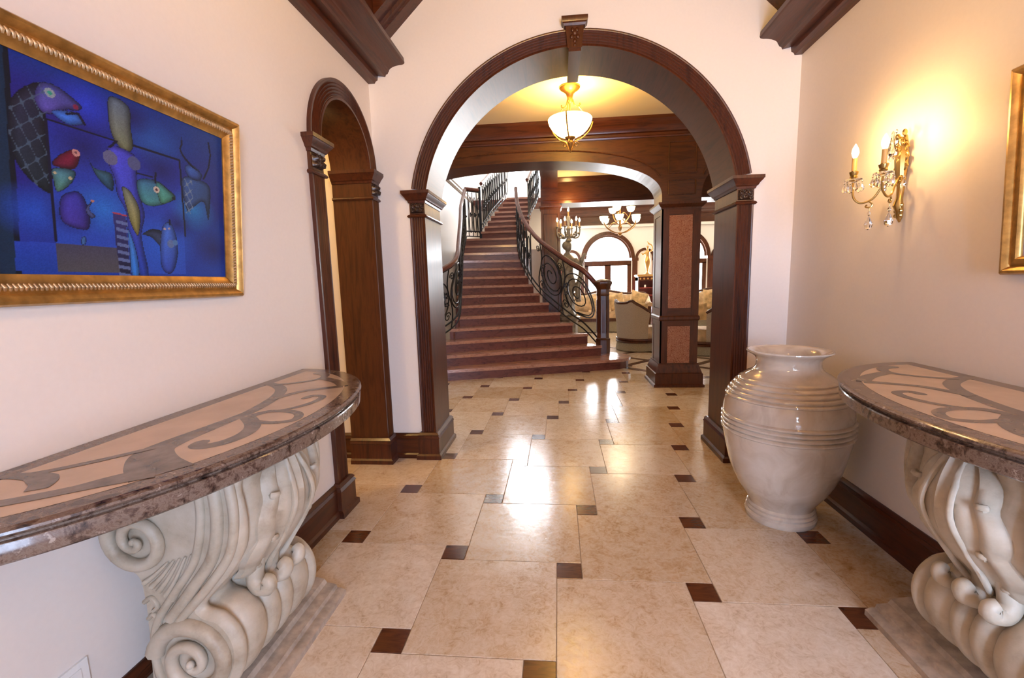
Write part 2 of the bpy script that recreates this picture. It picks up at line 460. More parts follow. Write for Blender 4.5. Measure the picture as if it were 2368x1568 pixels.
# cornices along both side walls
CP = [(0,2.68),(.045,2.68),(.052,2.693),(.066,2.70),(.07,2.728),(.122,2.718),(.128,2.732),(.14,2.737),(.146,2.748)]
for k in range(9):
    a = k/8*pi/2; CP.append((.150+.092*(1-cos(a)), 2.752+.036*sin(a)))
CP += [(.256,2.792),(.262,2.80),(.258,2.832),(0,2.87)]
struct(MB().mould([(XL, YF),(XL, YB)], CP, side=1).build('trim_1', M['wood_y'], None, 25), 'dark wood cornice along the left wall')
struct(MB().mould([(XR, YF),(XR, YB)], CP, side=-1).build('trim_2', M['wood_y'], None, 25), 'dark wood cornice along the right wall')
# ---- baseboards
BP = [(0,0),(.034,0),(.034,.028),(.027,.036),(.022,.04),(.022,.148),(.026,.152),(.018,.168),(.022,.174),(.012,.186),(.006,.19),(0,.19)]
struct(MB().mould([(XL, YF),(XL, 2.30)], BP, side=1).build('baseboard_left', M['wood_y'], None, 25), 'dark wood baseboard under the left console table')
struct(MB().mould([(XR, YF),(XR, YB)], BP, side=-1).build('baseboard_right', M['wood_y'], None, 25), 'dark wood baseboard behind the vase')
struct(MB().mould([(XL+.03, YB),(-1.02, YB)], BP, side=1).build('baseboard_back', M['wood_h'], None, 25))
struct(MB().mould([(1.29, YB),(XR, YB)], BP, side=1).build('baseboard_back_right', M['wood_h'], None, 25))
struct(MB().mould([(-3.9, YB-.005),(XL-.22, YB-.005)], BP, side=1).build('baseboard_corridor', M['wood_h'], None, 25))

# ---- the big archway
def reeds(w, n=5, e=.012, d=.007):
    out = [(0,0),(0,1),(e,1)]; p = (w-2*e)/n
    for k in range(n):
        for t in (.12, .3, .5, .7, .88):
            out.append((e+p*(k+t), 1-d/.022*sin(pi*(t-.06)/.88)))
        out.append((e+p*(k+1), 1))
    out += [(w,1),(w,0)]
    return out
def arc_casing(f, R, w, prot, a0, a1, n=64):
    prof = reeds(w); P = []
    for k in range(n+1):
        a = lerp(a0, a1, k/n)
        P.append([f((R+t)*cos(a), (R+t)*sin(a), p*prot) for t, p in prof])
    mb = MB().grid(P, cv=True); mb.poly(P[0]); mb.poly(P[-1]); return mb
arch = sempty('trim_3', 'big dark wood archway with fluted pilasters and keystone')
ZS = 1.952; th = math.asin((ZS-AZ)/AR)
arc_casing(lambda a, b, p: (AX+a, YB-p, AZ+b), AR, .107, .024, th, pi-th).build('arch_casing', M['wood'], arch, 50)
arc_casing(lambda a, b, p: (AX+a, YB2+p, AZ+b), AR, .107, .024, th, pi-th).build('arch_casing', M['wood'], arch, 50)
P = []
for k in range(65):
    a = lerp(th-.02, pi-th+.02, k/64)
    P.append([(AX+r*cos(a), y, AZ+r*sin(a)) for r, y in ((AR, YB-.018), (AR, YB2+.018), (AR+.02, YB2+.018), (AR+.02, YB-.018))])
MB().grid(P, cv=True).build('arch_soffit', M['wood_y'], arch, 40)
PW = .108
CAPP = [(-.02,1.872),(.006,1.872),(.010,1.886),(.018,1.892),(.024,1.905),(.038,1.922),(.042,1.93),(.046,1.932),(.046,1.952),(-.02,1.952)]
NECK = [(-.02,1.772),(.010,1.772),(.016,1.78),(.012,1.788),(.004,1.794),(-.02,1.794)]
BASE = [(-.02,0),(.040,0),(.040,.03),(.031,.038),(.026,.042),(.026,.158),(.031,.162),(.022,.180),(.027,.186),(.012,.202),(-.02,.206)]
def carved_block(f, w, h):
    """relief of curling leaves: f(u, v, p)"""
    n = 18; P = []
    for i in range(n+1):
        u = i/n; row = []
        for j in range(n+1):
            v = j/n
            q = min(u, 1-u, v, 1-v)
            hgt = .006+.012*abs(sin(3*pi*u))*abs(sin(2*pi*v+.6*sin(2*pi*u)))+.008*sin(pi*u)*sin(pi*v)
            row.append(f((u-.5)*w, v*h, hgt*min(1, q*9)))
        P.append(row)
    mb = MB().grid(P)
    for cu, cv, rr in ((-.28,.75,.016),(.28,.75,.016),(0,.35,.02),(-.3,.22,.013),(.3,.22,.013),(0,.82,.014)):
        pts = [f(cu*w+rr*(1-t/14)*cos(t*.75)*1.0, cv*h+rr*(1-t/14)*sin(t*.75), .012+.006*t/12) for t in range(12)]
        mb.tube(pts, .0042, 6)
    return mb
for sg in (-1, 1):
    xi = AX+sg*AR; xo = xi+sg*PW
    poly = [(xi, YB2+.02), (xi, YB)]+[(xi+sg*t*PW/.107, YB-.022*p) for t, p in reeds(.107)[1:-1]]+[(xo, YB), (xi+sg*.02, YB), (xi+sg*.02, YB2+.02)]
    MB().prz(poly, .2, 1.785).build('pilaster', M['wood'], arch, 50)
    q = [(xi, YB2+.02), (xi, YB-.02), (xo, YB-.02), (xo, YB), (xi+sg*.02, YB), (xi+sg*.02, YB2+.02)]
    MB().prz(q, 1.785, 1.93).build('pilaster_neck', M['wood_red'], arch, 0)
    q2 = [(xi, YB2+.02), (xo, YB2+.02), (xo, YB2)]+[(xi+sg*.02, YB2)]
    MB().prz(q2, .2, 1.93).build('pilaster_back', M['wood'], arch, 0)
    path = [(xo, YB), (xo, YB-.022), (xi, YB-.022), (xi, YB2+.02), (xo, YB2+.02), (xo, YB2)]
    for prof, nm in ((CAPP, 'capital'), (NECK, 'necking'), (BASE, 'base')):
        MB().mould(path, prof, side=-sg).build(nm, M['wood'], arch, 25)
    carved_block(lambda u, v, p: ((xi+xo)/2+u, YB-.02-p, 1.802+v), .098, .064).build('carved_block', M['carving'], arch, 60)
# keystone
def kq(zb, zt, wb, wt, y0, y1):
    return MB().add([(AX-wb,y0,zb),(AX+wb,y0,zb),(AX+wt,y0,zt),(AX-wt,y0,zt),(AX-wb,y1,zb),(AX+wb,y1,zb),(AX+wt,y1,zt),(AX-wt,y1,zt)],
        [(0,1,2,3),(4,5,6,7),(0,1,5,4),(1,2,6,5),(2,3,7,6),(3,0,4,7)])
ks = kq(2.795, 2.93, .046, .060, YB-.05, YB+.01).build('keystone', M['wood_red'], arch, 0)
kb = MB().box(AX-.040, AX+.040, YB-.045, YB2+.04, 2.775, 2.80).build('keystone_soffit', M['wood_y'], arch, 0)
MB().mould([(AX-.062, YB), (AX-.062, YB-.052), (AX+.062, YB-.052), (AX+.062, YB)], [(-.03,2.925),(.004,2.925),(.010,2.938),(.018,2.944),(.022,2.958),(.022,2.976),(-.03,2.976)], side=1).build('keystone_cap', M['wood_red'], arch, 25)
mb = MB()
for dx, dz, r in ((0,.085,.017),(-.02,.06,.012),(.02,.06,.012),(-.014,.1,.012),(.014,.1,.012),(0,.035,.012),(0,.012,.010)):
    mb.sphere((AX+dx, YB-.05, 2.80+dz), r, 6, 10, (1,.7,1.25))
mb.build('keystone_carving', M['wood_red'], arch)

# ---- the side archway in the left wall
sa = sempty('trim_4', 'narrow dark wood archway in the left wall')
th2 = 0.02
arc_casing(lambda a, b, p: (XL+p, LY+a, LZ+b), LR, .11, .022, th2, pi-th2, 48).build('arch_casing', M['wood'], sa, 50)
P = []
for k in range(49):
    a = lerp(0, pi, k/48)
    P.append([(x, LY+r*cos(a), LZ+r*sin(a)) for r, x in ((LR, XL+.018), (LR, XL-.26), (LR+.02, XL-.26), (LR+.02, XL+.018))])
MB().grid(P, cv=True).build('arch_soffit', M['wood_red'], sa, 40)
for sg in (-1, 1):
    yi = LY+sg*LR; yo = min(yi+sg*.125, YB-.004)
    w = abs(yo-yi)
    poly = [(XL-.26, yi), (XL, yi)]+[(XL+.02*p, yi+sg*t*w/.107) for t, p in reeds(.107)[1:-1]]+[(XL, yo), (XL, yi+sg*.02), (XL-.26, yi+sg*.02)]
    MB().prz(poly, .19, 1.90).build('pilaster', M['wood'] if sg < 0 else M['wood_red'], sa, 50)
    q = [(XL-.26, yi), (XL+.018, yi), (XL+.018, yo), (XL, yo), (XL, yi+sg*.02), (XL-.26, yi+sg*.02)]
    MB().prz(q, 1.90, 2.06).build('pilaster_neck', M['wood_red'], sa, 0)
    path = [(XL, yo), (XL+.02, yo), (XL+.02, yi), (XL-.26, yi)]
    dz = .128
    if sg > 0: path = path[1:]
    MB().mould(path, [(o, z+dz) for o, z in CAPP], side=1 if sg < 0 else -1).build('capital', M['wood'], sa, 25)
    MB().mould(path, [(o, z+dz-.01) for o, z in NECK], side=1 if sg < 0 else -1).build('necking', M['wood'], sa, 25)
    MB().mould(path, [(o, z*.95) for o, z in BASE], side=1 if sg < 0 else -1).build('base', M['wood'], sa, 25)
    carved_block(lambda u, v, p: (XL+.018+p*1.6, (yi+yo)/2+u, 1.925+v), .098 if sg < 0 else .09, .07).build('carved_block', M['carving'], sa, 60)

# ---- foyer: ceiling, entablature with basket arches, panelled column
struct(MB().box(-3.2, 8.0, YB2-.1, 5.93, 3.10, 3.2).box(-.25, 8, 5.93, 8.42, 3.14, 3.24).box(-.25, 8, 8.42, 14.1, 3.55, 3.65).build('ceiling_foyer', M['paint_ceiling'], None, 0), 'cream ceiling of the foyer, glowing round the pendant lamp')
struct(MB().box(-3.3, -3.2, YB2, 5.6, 0, 3.1).build('wall_foyer_left', M['paint'], None, 0))
struct(MB().box(8.0, 8.1, YB2, 14.2, 0, 3.6).box(4.3, 8.0, YB2-.1, YB2, 0, 3.6).build('wall_foyer_right', M['paint'], None, 0))
ent = sempty('trim_5', 'dark wood entablature with wide basket arch across the foyer')
Y0, Y1 = 5.50, 5.93
def basket(u, c, a, zs, rise, n=2.4):
    t = min(1.0, abs(u-c)/a); return zs+rise*max(0.0, 1-t**n)**(1/n)
def ent_face(x0, x1, c, a, n=60):
    xs_ = [c-a*cos(pi*k/n) for k in range(n+1)]
    mb = MB()
    for k in range(n):
        xa, xb = xs_[k], xs_[k+1]
        za, zb = basket(xa, c, a, 2.235, .465), basket(xb, c, a, 2.235, .465)
        mb.add([(xa,Y0,za),(xb,Y0,zb),(xb,Y0,2.95),(xa,Y0,2.95),(xa,Y1,za),(xb,Y1,zb),(xb,Y1,3.1),(xa,Y1,3.1)],
               [(0,1,2,3),(4,5,6,7),(0,1,5,4)])
    return mb
A1 = (-.42, 1.635); A2 = (2.46, .80)
ent_face(-2, 1, *A1).build('arch_spandrel', M['wood_redh'], ent, 40)
ent_face(1.7, 3.3, *A2).build('arch_spandrel', M['wood_redh'], ent, 40)
MB().box(1.215, 1.66, Y0, Y1, 2.17, 2.95).build('spandrel_panel', M['wood_redh'], ent, 0)
MB().box(-2.6, -2.055, Y0, Y1, 2.17, 2.95).build('spandrel_panel', M['wood_redh'], ent, 0)
MB().box(3.26, 8.0, Y0, Y1, 2.17, 2.95).build('spandrel_panel', M['wood_redh'], ent, 0)
MB().mould([(-3.2, Y0), (8.0, Y0)], [(0,2.90),(.018,2.90),(.022,2.915),(.03,2.92),(.032,2.945),(.06,2.952),(.066,2.975),(.10,3.02),(.13,3.05),(.14,3.065),(.14,3.10),(0,3.10)], side=1).build('crown', M['wood_h'], ent, 25)
for c, a in (A1, A2):
    pts = [(c-a*.985*cos(pi*k/60), Y0-.004, basket(c-a*.985*cos(pi*k/60), c, a, 2.235, .465)+.115) for k in range(61)]
    MB().tube(pts, .009, 6).build('arch_bead', M['wood_red'], ent)
def frame_bead(x0, x1, z0, z1, y, name, par, mat, r=.007):
    for a, b in (((x0,y,z0),(x1,y,z0)), ((x0,y,z1),(x1,y,z1)), ((x0,y,z0),(x0,y,z1)), ((x1,y,z0),(x1,y,z1))):
        MB().tube([a, b], r, 6).build(name, mat, par)
frame_bead(1.285, 1.59, 2.26, 2.42, Y0-.003, 'panel_bead', ent, M['wood_red'])
frame_bead(1.285, 1.59, 2.50, 2.84, Y0-.003, 'panel_bead', ent, M['wood_red'])
MB().box(-3.2, -2.3, Y0+.02, Y1+.02, 0, 3.1).build('end_pier', M['wood'], ent, 0)

def column(cx, y0, y1, x0, x1, label, nm='paneled_column'):
    t = empty(nm, (cx, (y0+y1)/2, 0), label, 'column')
    w = .022
    # core is recessed where the granite panels sit
    MB().box(x0+.012, x1-.012, y0+.012, y1-.012, .28, 2.17).build('shaft', M['wood'], t, 0)
    for (za, zb) in ((.95, 2.03), (.285, .735)):
        MB().box(x0+.09, x1-.09, y0+.004, y0+.03, za, zb).build('granite_panel', M['granite'], t, 0)
        MB().box(x0+.004, x0+.03, y0+.09, y1-.09, za, zb).build('side_panel', M['wood_red'], t, 0)
    # stiles and rails
    for xa, xb in ((x0, x0+.088), (x1-.088, x1)):
        MB().box(xa, xb, y0, y0+.02, .28, 2.17).build('stile', M['wood'], t, 0)
    for za, zb in ((.28,.284), (.737,.947), (2.034,2.17)):
        MB().box(x0+.088, x1-.088, y0, y0+.02, za, zb).build('rail', M['wood_h'], t, 0)
    for ya, yb in ((y0, y0+.088), (y1-.088, y1)):
        MB().box(x0-.0005, x0+.02, ya, yb, .28, 2.17).build('stile', M['wood'], t, 0)
    for za, zb in ((.28,.284), (.737,.947), (2.034,2.17)):
        MB().box(x0-.0005, x0+.02, y0+.088, y1-.088, za, zb).build('rail', M['wood_y'], t, 0)
    pth = [(x0,y0),(x1,y0),(x1,y1),(x0,y1)]
    MB().mould(pth, [(-.05,.0),(.075,0),(.075,.03),(.062,.036),(.058,.04),(.058,.165),(.046,.172),(.046,.18),(.022,.25),(.012,.27),(.012,.285),(-.05,.285)], True, 1).build('base', M['wood'], t, 25)
    MB().mould(pth, [(-.05,.80),(.004,.80),(.014,.815),(.014,.845),(.004,.86),(-.05,.86)], True, 1).build('band', M['wood'], t, 25)
    MB().mould(pth, [(-.05,2.10),(.004,2.10),(.010,2.115),(.022,2.122),(.04,2.145),(.046,2.15),(.046,2.172),(-.05,2.172)], True, 1).build('cap', M['wood'], t, 25)
    return t
column(1.435, 5.49, 5.93, 1.213, 1.657, 'square dark wood column with red granite panels right of the stairs')

# ---- stair hall and living room shell
struct(MB().box(-2.4, -2.25, 5.93, 13.4, 0, 3.40).build('wall_stair_left', M['paint'], None, 0), 'cream wall beside the left stair railing')
struct(MB().box(-2.4, -2.27, 5.93, 13.4, 3.52, 6.2).build('wall_stair_upper', M['paint_white'], None, 0), 'bright white wall above the upper floor line')
struct(MB().mould([(-2.25, 5.93), (-2.25, 13.2)], [(-.1,3.40),(.02,3.40),(.05,3.43),(.05,3.47),(.07,3.49),(.07,3.52),(-.1,3.52)], side=1).build('trim_6', M['plinth'], None, 25), 'band along the stair wall at upper floor height')
sw = MB()
SWX = [(-1.36,-.84), (-.69,-.43)]
sw.box(-2.4, -1.36, 13.2, 13.4, 0, 6.2).box(-1.36, -.84, 13.2, 13.4, 0, 3.72).box(-1.36, -.84, 13.2, 13.4, 5.6, 6.2)
sw.box(-.84, -.69, 13.2, 13.4, 0, 6.2).box(-.69, -.43, 13.2, 13.4, 0, 3.8).box(-.69, -.43, 13.2, 13.4, 5.6, 6.2).box(-.43, -.1, 13.2, 13.4, 0, 6.2)
struct(sw.build('wall_stair_back', M['paint_white'], None, 0))
struct(MB().box(-2.4, 0, 5.93, 13.4, 6.2, 6.3).build('ceiling_stair', M['paint_white'], None, 0))
struct(MB().box(-.25, -.1, 5.93, 13.3, 3.24, 6.2).build('wall_stair_right', M['paint_ceiling'], None, 0))
struct(MB().box(-2.4, -.1, 5.93, 6.0, 3.1, 6.2).build('wall_stair_front', M['paint_white'], None, 0))
for n_, (xa, xb) in enumerate(SWX):
    w = sempty('window_%d' % (n_+1), ('wide bright window at the top of the stairs', 'narrow bright window right of the upper stair flight')[n_])
    zb = 3.72 if n_ == 0 else 3.8
    for a, b in ((xa, xa+.03), (xb-.03, xb)):
        MB().box(a, b, 13.2, 13.26, zb, 5.6).build('frame', M['paint_white'], w, 0)
    MB().box(xa+.03, xb-.03, 13.22, 13.228, zb, 5.6).build('pane', M['glass'], w, 0)
# beam between stair void and living room, pier, cross beam
struct(MB().box(-.26, .02, 5.93, 8.42, 2.98, 3.24).build('trim_7', M['wood_y'], None, 0), 'dark beam at the edge of the stair void')
pier = sempty('trim_8', 'dark wood pier and beam beyond the stairs')
MB().box(-.29, .06, 8.42, 8.82, 0, 2.70).build('pier', M['wood_red'], pier, 0)
MB().mould([(-.29,8.42),(.06,8.42),(.06,8.82),(-.29,8.82)], [(-.02,2.60),(.006,2.60),(.012,2.62),(.028,2.64),(.03,2.66),(-.02,2.66)], True, 1).build('cap', M['wood'], pier, 25)
frame_bead(-.24, .01, .2, 2.52, 8.418, 'panel_bead', pier, M['wood_red'])
MB().box(-.29, 8.0, 8.42, 8.95, 2.70, 3.56).build('beam', M['wood_redh'], pier, 0)
MB().mould([(-.26, 8.42), (8, 8.42)], [(0,3.06),(.02,3.06),(.03,3.08),(.07,3.12),(.08,3.14),(0,3.14)], side=1).build('crown', M['wood_h'], pier, 25)
MB().mould([(-.26, 8.42), (8, 8.42)], [(0,2.70),(.012,2.70),(.012,2.75),(.004,2.765),(0,2.765)], side=1).build('bead', M['wood_h'], pier, 25)
# window wall
YW = 14.0
bigs = (-.68, 1.52, 3.72, 5.92); smalls = (.42, 2.62, 4.82)
ww = MB()
def wcol(xa, xb, za, zb, z1=3.6):
    ww.add([(xa,YW,za),(xb,YW,zb),(xb,YW,z1),(xa,YW,z1),(xa,YW+.2,za),(xb,YW+.2,zb),(xb,YW+.2,z1),(xa,YW+.2,z1)], [(0,1,2,3),(4,5,6,7),(0,1,5,4),(1,2,6,5),(2,3,7,6),(3,0,4,7)])
edges = []
for c in bigs:
    r = .70
    for k in range(32):
        a0, a1 = pi-pi*k/32, pi-pi*(k+1)/32
        wcol(c+r*cos(a0), c+r*cos(a1), 1.95+r*sin(a0), 1.95+r*sin(a1))
    edges.append((c-r, c+r))
for i in range(len(edges)-1): wcol(edges[i][1], edges[i+1][0], 0, 0)
wcol(edges[-1][1], 8.0, 0, 0); wcol(-1.9, edges[0][0], 0, 0)
struct(ww.build('wall_windows', M['paint_white'], None, 0), 'white wall of the living room with arched windows')
hd = sempty('trim_9', 'dark wood header above the arched windows')
MB().box(-1.9, 8, YW-.06, YW, 2.92, 3.6).build('header_board', M['wood_redh'], hd, 0)
MB().mould([(-1.9, YW-.06), (8, YW-.06)], [(0,2.86),(.02,2.86),(.035,2.88),(.05,2.92),(0,2.94)], side=1).build('lower_moulding', M['paint_white'], hd, 25)
MB().mould([(-1.9, YW-.06), (8, YW-.06)], [(0,3.18),(.02,3.18),(.03,3.2),(.03,3.24),(.06,3.27),(.06,3.31),(.12,3.38),(.14,3.42),(.14,3.46),(0,3.5)], side=1).build('crown', M['wood_h'], hd, 25)
for n_, c in enumerate(bigs[:3]):
    w = sempty('window_%d' % (n_+3), ('arched window behind the stair railing', 'big arched window with double door behind the sofa', 'arched window seen right of the granite column')[n_])
    ri, ro = .70, .80
    def ring(r0, r1, y0, y1, nm, mat):
        P = [[(c+r*cos(pi*k/40), y, 1.95+r*sin(pi*k/40)) for r, y in ((r0,y0),(r1,y0),(r1,y1),(r0,y1))] for k in range(41)]
        MB().grid(P, cv=True).build(nm, mat, w, 40)
    ring(ri-.01, ro, YW-.04, YW, 'arch_casing', M['wood_red'])
    ring(ri-.06, ri, YW+.04, YW+.1, 'arch_frame', M['wood_red'])
    MB().box(c-ri, c+ri, YW+.02, YW+.1, 1.73, 1.88).build('transom', M['wood_red'], w, 0)
    for a, b in ((c-ri, c-ri+.12), (c-.09, c+.09), (c+ri-.12, c+ri)):
        MB().box(a, b, YW+.02, YW+.1, .1, 1.76).build('door_stile', M['wood_red'], w, 0)
    MB().box(c-ri, c+ri, YW+.02, YW+.1, .0, .25).build('bottom_rail', M['wood_red'], w, 0)
    mbp = MB().poly([(c+(ri-.05)*cos(pi*k/30), YW+.07, 1.86+(ri-.05)*sin(pi*k/30)*1.12) for k in range(31)])
    mbp.build('pane', M['glass'], w, 0)
    for a, b in ((c-ri+.08, c-.04), (c+.04, c+ri-.08)):
        MB().box(a, b, YW+.065, YW+.072, .24, 1.77).build('pane', M['glass'], w, 0)
    for sg in (-1, 1):
        MB().box(c+sg*.80-.075, c+sg*.80+.075, YW-.05, YW, 0, 1.86).build('pilaster', M['wood'], w, 0)
        MB().box(c+sg*.80-.10, c+sg*.80+.10, YW-.075, YW, 1.86, 1.95).build('pilaster_cap', M['wood'], w, 0)
for n_, c in enumerate(smalls):
    w = sempty('trim_%d' % (10+n_), ('small arched niche frame behind the torchere statue', 'small arched niche frame behind the gilt figurine', 'small arched niche frame near the right pilaster')[n_])
    P = [[(c+r*cos(pi*k/24), y, 1.95+r*sin(pi*k/24)) for r, y in ((.21,YW-.035),(.285,YW-.035),(.285,YW),(.21,YW))] for k in range(25)]
    MB().grid(P, cv=True).build('arch_casing', M['wood_red'], w, 40)

# ================================================================== STAIRCASE
RISE = .158
ER = [(.93,6.55),(.66,6.88),(.47,7.10),(.24,7.28),(.04,7.50),(-.15,7.74),(-.31,7.98),(-.43,8.20),(-.53,8.41),(-.61,8.60),(-.67,8.78),(-.715,8.96),(-.74,9.13),(-.76,9.30)]
EL = [(-2.20,5.60),(-1.98,5.88),(-1.80,6.22),(-1.62,6.58),(-1.60,6.86),(-1.64,7.13),(-1.68,7.40),(-1.72,7.66),(-1.76,7.92),(-1.81,8.20),(-1.86,8.48),(-1.89,8.75),(-1.905,8.99),(-1.92,9.23)]
UL = [(-1.58,9.45),(-1.57,9.86),(-1.55,10.22),(-1.53,10.61),(-1.49,11.0),(-1.44,11.34),(-1.37,11.65),(-1.29,11.92),(-1.22,12.2)]
UR = [(-.62,9.43),(-.62,9.86),(-.62,10.25),(-.62,10.61),(-.62,11.0),(-.62,11.34),(-.62,11.65),(-.62,11.92),(-.62,12.2)]
stair = empty('staircase', (-.5, 7.5, 0), 'wide cherry wood staircase sweeping up behind the arch', 'staircase')
def quad_slab(pts, z0, z1): return MB().prz(pts, z0, z1)
def shift(p, q, d):
    """move the nosing line p-q forward (towards the viewer) by d"""
    dx, dy = q[0]-p[0], q[1]-p[1]; L = math.hypot(dx, dy); nx, ny = dy/L, -dx/L
    return (p[0]+nx*d, p[1]+ny*d), (q[0]+nx*d, q[1]+ny*d)
for k in range(22):
    low = k < 14
    if low:
        l0, r0 = EL[k], ER[k]
        l1, r1 = (EL[k+1], ER[k+1]) if k < 13 else ((-1.92,9.75), (-.62,9.75))
    else:
        l0, r0 = UL[k-14], UR[k-14]; l1, r1 = UL[k-13], UR[k-13]
    z = (k+1)*RISE
    ext = .05
    a, b = shift(l0, r0, .0); c, d = shift(l1, r1, -ext)
    if k == 0:
        # bullnose end carrying the newel post
        pts = [a]+[b]+[(1.03,6.66),(1.08,6.80),(1.07,6.95),(.99,7.08),(.86,7.18),(.72,7.30),(.55,7.32)]+[d, c]
    else: pts = [a, b, d, c]
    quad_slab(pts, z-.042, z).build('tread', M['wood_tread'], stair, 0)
    a2, b2 = shift(l0, r0, -.035); e, f = shift(l0, r0, -.06)
    if k == 0:
        pts = [a2, (.90,6.60), (1.0,6.70), (1.045,6.80), (1.035,6.93), (.96,7.05), (.84,7.14), (.70,7.26), (.55,7.28), e]
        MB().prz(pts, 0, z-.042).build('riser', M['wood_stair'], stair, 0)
    else:
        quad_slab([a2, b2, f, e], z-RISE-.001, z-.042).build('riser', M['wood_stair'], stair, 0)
# closed stringers below the edges
mb = MB(); mb2 = MB()
for k in range(1, 13):
    for m_, E in ((mb, ER), (mb2, EL)):
        p, q = E[k], E[k+1]
        z = (k+1)*RISE-.05
        sx = -.03 if m_ is mb else .03
        m_.add([(p[0]+sx,p[1]+.05,0 if k < 8 else z-1.0),(q[0]+sx,q[1]+.05,0 if k < 8 else z-1.0),(q[0]+sx,q[1]+.05,z),(p[0]+sx,p[1]+.05,z),
                (p[0]+sx*2,p[1]+.05,0 if k < 8 else z-1.0),(q[0]+sx*2,q[1]+.05,0 if k < 8 else z-1.0),(q[0]+sx*2,q[1]+.05,z),(p[0]+sx*2,p[1]+.05,z)],
               [(0,1,2,3),(4,5,6,7),(0,1,5,4),(1,2,6,5),(2,3,7,6),(3,0,4,7)])
mb.build('stringer', M['wood_stair'], stair, 0); mb2.build('stringer', M['wood_stair'], stair, 0)
MB().box(-2.2, -.3, 9.8, 13.15, 0, 2.0).build('stair_core', M['paint'], stair, 0)
MB().box(-2.2, -.3, 12.1, 13.15, 3.36, 3.476).build('upper_landing', M['wood_stair'], stair, 0)

# railings: scrolled iron between a sloping foot rail and a wood handrail
class RailPath:
    def __init__(s, pts):
        c = catmull(pts, 10); s.p = c; s.L = [0]
        for a, b in zip(c, c[1:]): s.L.append(s.L[-1]+math.hypot(b[0]-a[0], b[1]-a[1]))
        s.len = s.L[-1]
    def __call__(s, d, h):
        d = min(max(d, 0), s.len)
        for i in range(len(s.L)-1):
            if d <= s.L[i+1] or i == len(s.L)-2:
                t = (d-s.L[i])/max(1e-6, s.L[i+1]-s.L[i]); v = s.p[i].lerp(s.p[i+1], t); return (v[0], v[1], v[2]+h)
def spiral(rp, d, h, r, turns, a0, sx=1, slope=0, n=None):
    n = n or int(16*turns)
    out = []
    for k in range(n+1):
        t = k/n; a = a0+sx*2*pi*turns*t; rr = r*(1-.82*t)
        out.append(rp(d+rr*cos(a), h+rr*sin(a)*1.0))
    return out
def ring_pts(rp, d, h, rx, rz, n=26): return [rp(d+rx*cos(2*pi*k/n), h+rz*sin(2*pi*k/n)) for k in range(n)]
def leaf_knot(mb, p, r=.03):
    for k in range(5):
        a = 2*pi*k/5
        mb.sphere((p[0]+r*cos(a), p[1], p[2]+r*sin(a)), r*.62, 4, 6, (1,.6,1))
def railing(rp, parent, top, big=True, dens=.30, rail=M['wood_stair']):
    N = 40
    MB().tube([rp(rp.len*k/N, top) for k in range(N+1)], .036, 10).build('handrail', rail, parent)
    MB().tube([rp(rp.len*k/N, top-.045) for k in range(N+1)], .012, 6).build('top_bar', M['iron'], parent)
    MB().tube([rp(rp.len*k/N, .14) for k in range(N+1)], .014, 6).build('foot_bar', M['iron'], parent)
    MB().tube([rp(rp.len*k/N, .04) for k in range(N+1)], .012, 6).build('foot_bar', M['iron'], parent)
    H = top-.06
    d = dens*.6; i = 0
    while d < rp.len-dens*.35:
        mb = MB()
        if big:
            r = min(dens*.46, .36)
            hm = .14+(H-.14)*.5
            mb.tube(spiral(rp, d, hm, r, 2.1, pi*.5 if i % 2 else -pi*.5, 1 if i % 2 else -1), .0105, 6)
            mb.tube(ring_pts(rp, d, hm, r, min(r*1.06, (H-.14)*.48)), .011, 6, True)
            mb.build('scroll', M['iron'], parent)
            m2 = MB()
            m2.tube([rp(d+dens*.5+.05*sin(pi*t/10*2), .05+(H-.05)*t/10) for t in range(11)], .011, 6)
            m2.tube(spiral(rp, d+dens*.5-.07, .24, .07, 1.4, 0, 1), .008, 5)
            m2.tube(spiral(rp, d+dens*.5+.07, H-.12, .06, 1.4, pi, -1), .008, 5)
            leaf_knot(m2, rp(d+dens*.36, H*.62)); leaf_knot(m2, rp(d+dens*.38, .42), .024)
            m2.build('baluster', M['iron'], parent)
        else:
            mb.tube([rp(d, .04), rp(d, H)], .010, 6)
            mb.build('baluster', M['iron'], parent)
            m2 = MB()
            m2.tube(ring_pts(rp, d+dens*.5, H*.34, dens*.30, .20, 16), .009, 5, True)
            m2.tube(ring_pts(rp, d+dens*.5, H*.70, dens*.30, .18, 16), .009, 5, True)
            m2.tube(spiral(rp, d+dens*.5, H*.50, dens*.34, 1.5, 0, 1), .008, 5)
            leaf_knot(m2, rp(d+dens*.5, H*.52), .022)
            m2.build('scroll', M['iron'], parent)
        d += dens; i += 1
NW = (.70, 7.16)
rr_ = empty('stair_railing', (NW[0], NW[1], .158), 'right stair railing of scrolled iron with wood handrail and newel post', 'railing', 'stair railings')
pts = [(NW[0]-.05, NW[1]+.02, .22)]+[(ER[k][0]-.06, ER[k][1]+.04, (k+1)*RISE+.02) for k in range(2, 14)]
rpR1 = RailPath(pts)
class Sub:
    """a stretch of a rail path"""
    def __init__(s, rp, a, b): s.rp, s.a, s.len = rp, a, b-a
    def __call__(s, d, h): return s.rp(s.a+min(max(d,0), s.len), h)
railing(Sub(rpR1, .0, 1.55), rr_, .96, True, .62)
railing(Sub(rpR1, 1.55, rpR1.len), rr_, .96, False, .17)
def octo(r, c): return [(c[0]+r*cos(pi/8+k*pi/4), c[1]+r*sin(pi/8+k*pi/4)) for k in range(8)]
MB().prz(octo(.118, NW), .158, .37).build('newel_foot', M['wood_red'], rr_, 0)
nb = MB()
